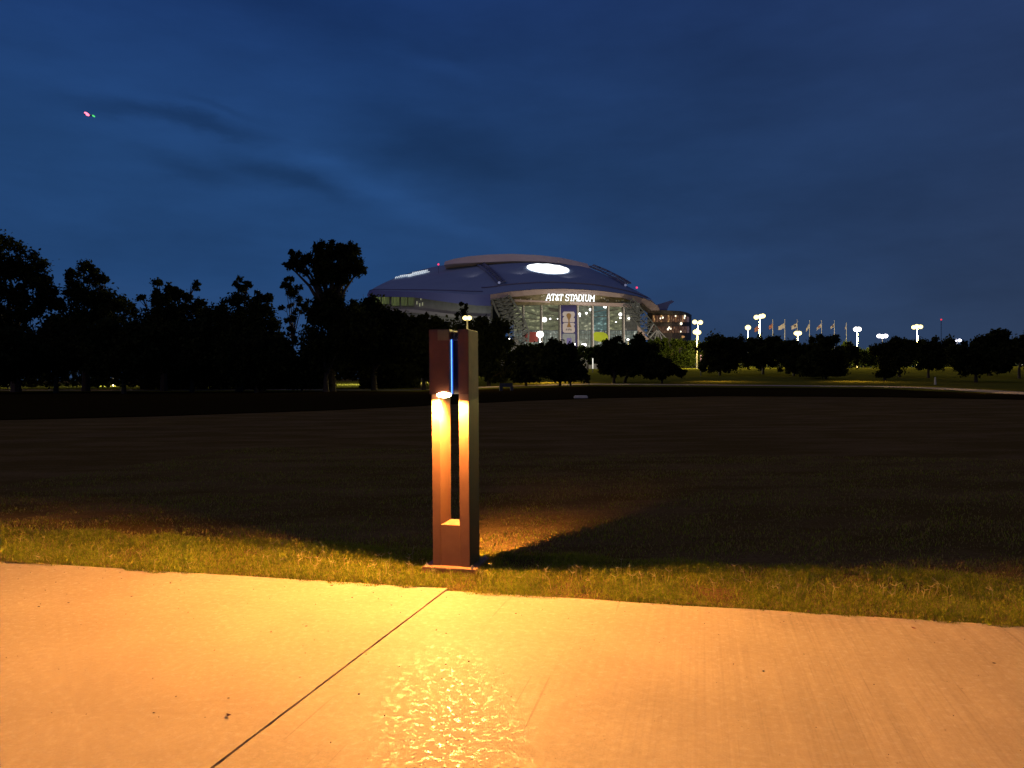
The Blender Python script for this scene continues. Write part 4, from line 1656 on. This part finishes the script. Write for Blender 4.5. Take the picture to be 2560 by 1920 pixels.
tree('park_tree', 'dark tree with feathery top in front of the right truss leg', 1560, 965, 98,
     [(1602, 850, 18, 16), (1588, 868, 26, 20), (1610, 880, 32, 26), (1590, 910, 44, 30), (1620, 925, 36, 18)], 6000, .28, 46, MGp, shell=.25, lean=.6)
tree('park_tree', 'low dark tree right of the feathery topped tree, lit twigs at its side', 1655, 966, 94,
     [(1640, 900, 30, 20), (1670, 915, 30, 20), (1640, 928, 44, 18), (1690, 930, 22, 12)], 4000, .26, 47, MGp, shell=.25)
LG = 'trees on the lawn lit green by the lamps'
tree('lit_tree', 'round green-lit tree behind the dark trees, just right of the banner foot', 1470, 940, 150,
     [(1462, 880, 22, 16), (1490, 885, 26, 16), (1445, 892, 14, 12), (1475, 898, 34, 10)], 3500, .30, 51, LG, green=True, shell=.2)
tree('lit_tree', 'green-lit tree just under the white globe lamp', 1340, 940, 170,
     [(1330, 868, 26, 10), (1365, 864, 24, 11), (1300, 880, 28, 10), (1350, 885, 40, 16)], 2600, .3, 52, LG, green=True, shell=.2)
tree('lit_tree', 'broad olive-lit tree below the side hall of the stadium', 1655, 940, 175,
     [(1640, 862, 34, 14), (1680, 864, 34, 16), (1715, 866, 34, 14), (1660, 890, 50, 24), (1710, 892, 40, 20)], 5000, .32, 53, LG, green=True, shell=.2)
tree('lit_tree', 'green-lit tree right of the side hall below the double lamp', 1750, 938, 190,
     [(1745, 864, 26, 14), (1770, 880, 22, 24), (1730, 890, 26, 22)], 3000, .34, 54, LG, green=True, shell=.2)
tree('lit_tree', 'low yellow-lit bush-like tree in the gap right of the flagpoles', 2160, 936, 180,
     [(2150, 893, 24, 22), (2178, 900, 24, 18), (2120, 880, 16, 22)], 3000, .32, 55, LG, green=True, shell=.2)
tree('lit_tree', 'low lit bush-like tree between two far right trunks', 2300, 935, 185,
     [(2280, 905, 30, 16), (2320, 900, 26, 18), (2260, 890, 16, 16)], 2600, .32, 56, LG, green=True, shell=.2)
RG = 'dark round park trees on the right'
tree('park_tree', 'round dark tree right of the double lamp', 1800, 952, 120,
     [(1815, 858, 36, 22), (1785, 870, 34, 24), (1845, 868, 34, 22), (1815, 895, 58, 28), (1780, 915, 44, 16)], 6500, .32, 61, RG, shell=.2)
tree('park_tree', 'round dark tree below the first flags', 1908, 948, 125,
     [(1915, 858, 36, 20), (1945, 862, 30, 18), (1885, 868, 34, 22), (1920, 890, 54, 26), (1900, 912, 44, 12)], 6500, .32, 62, RG, shell=.2)
tree('park_tree', 'dark tree below the middle flags', 1985, 950, 118,
     [(1975, 868, 30, 18), (2005, 872, 34, 20), (1990, 898, 54, 26), (1990, 920, 46, 14)], 5500, .32, 63, RG, shell=.2)
tree('park_tree', 'dark tree with ragged pointed top right under the last flags', 2065, 975, 105,
     [(2062, 848, 26, 16), (2088, 850, 16, 18), (2040, 862, 26, 18), (2065, 885, 44, 30), (2075, 920, 46, 34), (2030, 920, 40, 30), (2060, 950, 30, 20)], 7500, .30, 64, RG, shell=.2)
tree('park_tree', 'thin-crowned dark tree just right of the flags', 2110, 948, 130,
     [(2115, 872, 20, 14), (2135, 880, 16, 14), (2110, 895, 30, 20)], 2600, .28, 65, RG, shell=.3)
tree('park_tree', 'dark tree below the violet-white double lamp', 2212, 985, 100,
     [(2240, 862, 22, 20), (2215, 875, 30, 20), (2228, 900, 34, 28), (2215, 930, 20, 30), (2216, 955, 16, 22)], 5500, .28, 66, RG, shell=.2)
tree('park_tree', 'dark tree with thin trunk below the wide yellow lamp', 2249, 962, 112,
     [(2270, 866, 16, 16), (2290, 868, 22, 18), (2265, 890, 34, 24), (2240, 905, 26, 16)], 4200, .28, 67, RG, shell=.3)
tree('park_tree', 'round dark tree just right of the wide yellow lamp', 2321, 964, 108,
     [(2350, 862, 30, 16), (2375, 870, 26, 20), (2330, 878, 30, 22), (2360, 895, 44, 24), (2325, 912, 26, 14)], 5500, .28, 68, RG, shell=.2)
tree('park_tree', 'largest dark tree near the right edge with a stout trunk', 2440, 978, 92,
     [(2490, 848, 34, 22), (2455, 862, 34, 22), (2520, 858, 26, 22), (2430, 885, 46, 26), (2480, 890, 60, 32), (2440, 912, 56, 22), (2500, 915, 36, 16)], 9000, .30, 69, RG, shell=.2)
tree('park_tree', 'dark tree behind the stout-trunked one, its trunk showing at right', 2474, 958, 115,
     [(2480, 880, 40, 20), (2510, 895, 36, 24), (2460, 905, 36, 22)], 4000, .3, 70, RG, shell=.2)
tree('park_tree', 'dark tree cut off by the right edge of the photo', 2548, 958, 105,
     [(2560, 860, 24, 20), (2585, 870, 40, 30), (2555, 890, 28, 26), (2590, 900, 60, 20)], 4500, .28, 71, RG, shell=.2)



def belt(name, label, spans, n, leaf, m, seed):
    r = np.random.default_rng(seed)
    PP = []
    for (x0, x1, ytop, ybot, D0, D1, w) in spans:
        k = int(n * w)
        X = r.uniform(x0, x1, k)
        D = r.uniform(D0, D1, k)
        yt = ytop + 10 * noise2(X, X * 0, .05, seed) + 6 * noise2(X, X * 0, .2, seed + 1)
        Y = ybot + (yt - ybot) * r.uniform(0, 1, k) ** .8
        for x, y, d in zip(X, Y, D):
            PP.append(at(x, y, d))
    P = np.array([tuple(p) for p in PP])
    n = len(P)
    u = r.normal(size=(n, 3))
    u /= np.linalg.norm(u, axis=1)[:, None]
    w = r.normal(size=(n, 3))
    w -= (w * u).sum(1)[:, None] * u
    w /= np.linalg.norm(w, axis=1)[:, None]
    s = leaf * r.uniform(.5, 1.2, n)[:, None]
    Vv = np.stack([P - u * s, P - w * s * .6, P + u * s, P + w * s * .6], 1).reshape(-1, 3)
    q = np.arange(n)[:, None] * 4 + np.arange(4)[None]
    o = fast_mesh(name, Vv, q, np.zeros((0, 3), int), m)
    tag(o, label, 'wood', kind='stuff')


belt('far_wood', 'dark mass of far trees closing off the grove behind', [(-350, 350, 835, 966, 112, 130, .36), (350, 708, 835, 976, 108, 125, .36), (760, 900, 850, 950, 112, 128, .1), (900, 1050, 850, 974, 108, 125, .18)], 52000, .42, CROWN, 3)
belt('far_wood', 'dark mass of far trees behind the park trees on the right', [(1600, 2700, 885, 930, 235, 260, 1.0)], 16000, .7, CROWN, 4)

# ------------------------------------------------------------------ lamp posts
YEL = glow('lamp_yellow', (1.0, 0.80, 0.28), 3.6)
WHT = glow('lamp_white', (1.0, 0.96, 0.88), 9.0)
VIO = glow('lamp_cold', (0.86, 0.84, 1.0), 7.0)
LGp = 'tall lamp posts around the park and stadium'


def lamp_post(px, py, D, heads, m, label, power=0, col=(1, .76, .22), r=.5):
    r *= 1.05
    power *= 9.0
    p = at(px, py, D)
    z0 = terrain(p.x, D)
    root = thing('lamp_post', label, 'lamp post', (p.x, D, z0), 0, LGp)
    H = p.z - z0
    k = F / D
    bm = bmesh.new()
    bar(bm, (0, 0, -.2), (0, 0, H - .1), .16, 8, .09)
    xsn = [h[0] / k for h in heads]
    if len(heads) > 1:
        bar(bm, (min(xsn), 0, H - .02 - heads[0][1] / k), (max(xsn), 0, H - .02 - heads[-1][1] / k), .06, 6)
    obj('pole', bm, STEEL, root)
    for hx, hy in heads:
        bm = bmesh.new()
        ball(bm, (hx / k, 0, H - hy / k), r, r, r * .86)
        o = obj('lamp_head', bm, m, root, True)
        bm = bmesh.new()
        bar(bm, (hx / k, 0, H - hy / k + r * .45), (hx / k, 0, H - hy / k + r * .75), r * .9, 10, r * .3)
        obj('cap', bm, DARKST, o)
    if power:
        d = bpy.data.lights.new('post_light', 'POINT')
        d.energy = power
        d.color = col
        d.shadow_soft_size = 1.6
        o = bpy.data.objects.new('post_light', d)
        C.objects.link(o)
        o.parent = root
        o.location = (0, -.3, H - r * 1.1 - 1.9)
    return root


lamp_post(1168, 795, 84, [(-5, 0), (5, 0)], YEL, 'yellow double lamp shining just above the head of the light column', 60, r=.27)
lamp_post(1350, 836, 190, [(0, 0)], WHT, 'large white globe lamp in front of the red panel', 6500, (1, .93, .75), .85)
lamp_post(1744, 805, 260, [(-7, 0), (7, 1)], YEL, 'yellow triple-head lamp, the upper of two stacked in view right of the stadium', 9000, r=.8)
lamp_post(1742, 830, 165, [(-3, 0), (4, 1)], YEL, 'yellow double lamp, the lower of two stacked in view right of the stadium', 700, r=.55)
lamp_post(1870, 819, 240, [(0, 0)], YEL, 'single yellow lamp left of the tallest lamp post', 6000, r=.85)
lamp_post(1899, 791, 190, [(-8, 2), (3, 0), (8, -1)], YEL, 'tallest yellow lamp post beside the flags, three bright heads', 9000, r=.6)
lamp_post(1994, 833, 210, [(-3, 0), (4, 0)], YEL, 'yellow lamp shining under the third flag', 7000, r=.65)
lamp_post(2143, 823, 200, [(-3, 0), (4, 0)], WHT, 'warm white lamp on a tall pole right of the last flagpole', 7000, r=.6)
lamp_post(2206, 840, 290, [(-8, 0), (0, 1), (8, 0)], VIO, 'cold white lamp cluster above the trees left of the wide yellow lamp', 0, r=.8)
lamp_post(2293, 817, 200, [(-8, 1), (-1, -1), (8, 0)], YEL, 'wide yellow lamp head on a tall pole near the right', 8000, r=.58)
lamp_post(2393, 851, 300, [(-5, 0), (6, 0)], VIO, 'small cold white double lamp above the trees near the right edge', 0, r=.6)
lamp_post(2555, 844, 230, [(0, 0)], VIO, 'cold white lamp at the very right edge', 4000, (.9, .9, 1), r=.6)
lamp_post(975, 801, 165, [(0, 0)], WHT, 'lamp glinting through the leaves left of the light column', 5000, (1, .9, .6), .22)
lamp_post(282, 924, 150, [(0, 0), (-4, -4)], WHT, 'small lamp glinting low inside the left grove', 1200, (1, .85, .6), .16)
lamp_post(1436, 861, 300, [(0, 0)], WHT, 'small white lamp at the foot of the tall banner', 0, r=.5)
lamp_post(1460, 862, 300, [(-3, 0), (3, 0)], WHT, 'pair of small white lamps right of the foot of the banner', 0, r=.5)
lamp_post(1274, 848, 260, [(0, 0)], WHT, 'small white lamp at the dark tree edge by the left truss leg', 0, r=.34)
lamp_post(1570, 849, 260, [(0, 0)], WHT, 'small white lamp between two dark tree tops under the right truss leg', 0, r=.34)
lamp_post(20, 945, 130, [(0, 0)], WHT, 'assumed hidden lamp lighting a bush at the far left', 260, (1, .8, .4), .1)  # unseen post, assumed for the light on the bush

# warm light on the far footpath from assumed, unseen spots without lamp bodies
for px, py, pw in ((1380, 958, 1400), (1560, 958, 800), (1800, 955, 500), (2150, 955, 700), (1105, 974, 260), (1215, 970, 160), (2290, 968, 120), (2420, 975, 130), (2540, 984, 160), (60, 976, 40), (260, 976, 40)):
    g = ground(px, py)
    spot('assumed_path_spot', g + Vector((0, 1.5, 3.2)), g, pw * 1.6, 150, (1, .56, .18), .1, .8)

# slim lit path posts
def path_post(px, y0, y1, base, D, col, label):
    p = at(px, y0, D)
    z0 = terrain(p.x, D)
    root = thing('path_light', label, 'path light', (p.x, D, z0), 0, 'slim path lights on the lit lawn')
    zt, zb = at(px, y0, D).z - z0, at(px, y1, D).z - z0
    bm = bmesh.new()
    bar(bm, (0, 0, -.1), (0, 0, zb), .08, 8)
    obj('post', bm, DARKST, root)
    bm = bmesh.new()
    bar(bm, (0, 0, zb + .01), (0, 0, zt), .07, 8, .10)
    obj('light_tube', bm, glow('tube_glow', col, 1.2), root)
    bm = bmesh.new()
    bar(bm, (0, 0, zt + .005), (0, 0, zt + .12), .18, 8, .04)
    obj('cap', bm, STEEL, root)


path_post(1482, 896, 922, 950, 140, (1, .95, .8), 'white path light between the dark trees right of the banner')
path_post(1752, 888, 903, 930, 120, (1, .5, .38), 'reddish path light in the dark tree right of the stadium')

# ------------------------------------------------------------------ flags
FLW = [mat('flag_white', (0.55, 0.50, 0.50), .8, var=.15), mat('flag_red', (0.34, 0.14, 0.13), .8, var=.2)]
FP = mat('flagpole_white', (0.75, 0.72, 0.65), .4, var=.05)
FE = mat('flag_emblem', (0.16, 0.12, 0.14), .8)
for px, fw, y0, y1, red, lb, drop in ((1899.5, 12, 812, 826, 1, 'flagpole with a reddish flag lit from the tall lamp post beside it', 8),
                                (1932, 9, 808, 820, 1, 'flagpole with a small curled reddish flag, right of the tallest lamp', 7),
                                (1962, 15, 807, 820, 0, 'flagpole with the largest pale flag, its lower pole lit white', 9),
                                (1993, 13, 807, 819, 0, 'flagpole with a pale flag directly over a yellow lamp', 8),
                                (2024, 8, 809, 820, 0, 'flagpole with a narrow pale flag folded in two', 12),
                                (2054, 12, 809, 818, 0, 'flagpole with a pale flag with a reddish middle, third from the right end', 10),
                                (2086, 9, 809, 818, 0, 'flagpole with a small pale flag above the ragged tree', 7),
                                (2116, 4, 815, 822, 0, 'flagpole standing rightmost of the row with its flag hanging limp', 5)):
    D = 340
    base_p = at(px, 860, D)
    z0 = terrain(base_p.x, D)
    root = thing('flagpole', lb, 'flagpole', (base_p.x, D, z0), 0, 'flagpoles in a row right of the stadium')
    zt = at(px, y0 - 7, D).z - z0
    bm = bmesh.new()
    bar(bm, (0, 0, -.2), (0, 0, zt), .20, 8, .08)
    ball(bm, (0, 0, zt + .12), .16, u=8, v=6)
    obj('pole', bm, FP, root)
    k = D / F
    v, f = [], []
    nx, ny = 10, 5
    for j in range(ny + 1):
        for i in range(nx + 1):
            s, t = i / nx, j / ny
            x = -fw * k * s - .1
            z = at(px, y0, D).z - z0 - (y1 - y0) * k * t * (1 - .25 * s) - drop * k * s
            y = .35 * math.sin(s * 6 + px) * s
            v.append((x, y, z))
    for j in range(ny):
        for i in range(nx):
            f.append((j * (nx + 1) + i, (j + 1) * (nx + 1) + i, (j + 1) * (nx + 1) + i + 1, j * (nx + 1) + i + 1))
    fl = obj('flag', (v, f), FLW[red], root, True)
    md = fl.modifiers.new('thickness', 'SOLIDIFY')
    md.thickness = .04
    if px in (1993, 2054, 2086):
        bm = bmesh.new()
        c = Vector(v[2 * (nx + 1) + 5]) + Vector((0, -.5, 0))
        ball(bm, c, .5, .06, .5, 10, 6)
        obj('emblem', bm, FE if px != 2054 else FLW[1], fl)
# assumed uplights for the flags, no fittings seen
for px in (1932, 1993, 2054, 2116):
    p = at(px, 880, 336)
    p.z = 5
    spot('assumed_flag_uplight', p, at(px, 810, 340), 2600, 100, (1, .85, .75), .3, .8)

# ------------------------------------------------------------------ small things on the field and beyond
g = ground(1452, 996)
bm = bmesh.new()
box(bm, -.46, .46, -.35, .35, -.05, .17, .03)
o = obj('utility_box', bm, mat('pale_concrete', (0.75, 0.70, 0.55), .8, var=.25, scale=6))
bm = bmesh.new()
box(bm, -.40, .40, -.29, .29, .1705, .20, .01)
o2 = obj('lid', bm, mat('lid_paint', (0.8, 0.76, 0.6), .7, var=.2, scale=8), o)
o.location = g
tag(o, 'low pale concrete utility box lying alone at the far edge of the field', 'utility box')
g = ground(1266, 977)
root = thing('bench', 'low dark bench between two trunks on the lit path', 'bench', g, .1)
bm = bmesh.new()
box(bm, -.75, .75, -.25, .25, .40, .46, .01)
obj('seat', bm, DARKST, root)
for s in (-1, 1):
    bm = bmesh.new()
    box(bm, s * .55 - .15, s * .55 + .15, -.22, .22, -.05, .399, .01)
    obj('leg', bm, DARKST, root)
bm = bmesh.new()
box(bm, -.68, .68, .26, .31, .42, .78, .01)
obj('backrest', bm, DARKST, root)
g = ground(2338, 962)
root = thing('marker_post', 'small pale marker post on the lit path between the right trees', 'post', g)
bm = bmesh.new()
bar(bm, (0, 0, -.05), (0, 0, .75), .13, 8, .07)
obj('post_body', bm, mat('marker_paint', (.6, .55, .4), .6), root)
bm = bmesh.new()
ball(bm, (0, 0, .78), .08)
obj('post_top', bm, mat('marker_top', (.65, .6, .45), .6), root)

# far mast with a red beacon
p = at(2353, 799, 900)
root = thing('radio_mast', 'distant mast carrying a single red light above the right trees', 'mast', (p.x, 900, 0))
bm = bmesh.new()
for s in range(3):
    a = s * 2.094
    bar(bm, (math.cos(a) * 1.2, math.sin(a) * 1.2, 0), (math.cos(a) * .2, math.sin(a) * .2, p.z - 1), .08, 4)
for i in range(24):
    z = i / 24 * (p.z - 2)
    rr = 1.2 - 1.0 * i / 24
    for s in range(3):
        a, b = s * 2.094, (s + 1) * 2.094
        bar(bm, (math.cos(a) * rr, math.sin(a) * rr, z), (math.cos(b) * rr, math.sin(b) * rr, z + (p.z - 2) / 24), .05, 3)
obj('lattice', bm, DARKST, root)
bm = bmesh.new()
ball(bm, (0, 0, p.z), .9)
obj('beacon', bm, glow('red_mast_light', (1, .03, .06), 1.3), root)

# aeroplane with its navigation lights
pc = at(219, 287, 620)
root = thing('aeroplane', 'small aircraft in the dusk sky showing a red and a green light', 'aircraft', pc, R(-20))
DK = mat('aircraft_paint', (0.10, 0.14, 0.22), .5)
bm = bmesh.new()
ball(bm, (0, 0, 0), .55, 3.4, .6, 12, 10)
bar(bm, (0, 2.6, .1), (0, 4.6, .4), .3, 8, .1)
obj('fuselage', bm, DK, root, True)
bm = bmesh.new()
prism(bm, [Vector(q) for q in ((-4.2, .2, .9), (4.2, .2, -.6), (4.2, 1.1, -.6), (-4.2, 1.1, .9))], (0, 0, .12))
obj('wing', bm, DK, root)
bm = bmesh.new()
prism(bm, [Vector(q) for q in ((-1.4, 4.0, .4), (1.4, 4.0, .4), (1.4, 4.6, .4), (-1.4, 4.6, .4))], (0, 0, .08))
prism(bm, [Vector(q) for q in ((0, 3.8, .4), (0, 4.6, .4), (0, 4.7, 1.8), (0, 4.3, 1.8))], (.08, 0, 0))
obj('tail', bm, DK, root)
for nm, px, py, m, r in (('red_light', 217, 285, glow('nav_red', (1.0, .16, .26), 3.0), 1.35), ('green_light', 234, 290, glow('nav_green', (.10, .75, .18), 1.2), .8)):
    bm = bmesh.new()
    q = at(px, py, 619) - pc
    q = Matrix.Rotation(R(20), 3, 'Z') @ q
    ball(bm, (0, 0, 0), r * 1.8, r, r * .8)
    o = obj(nm, bm, m, root, True)
    o.location = q
    o.rotation_euler = (0, R(35), R(20))
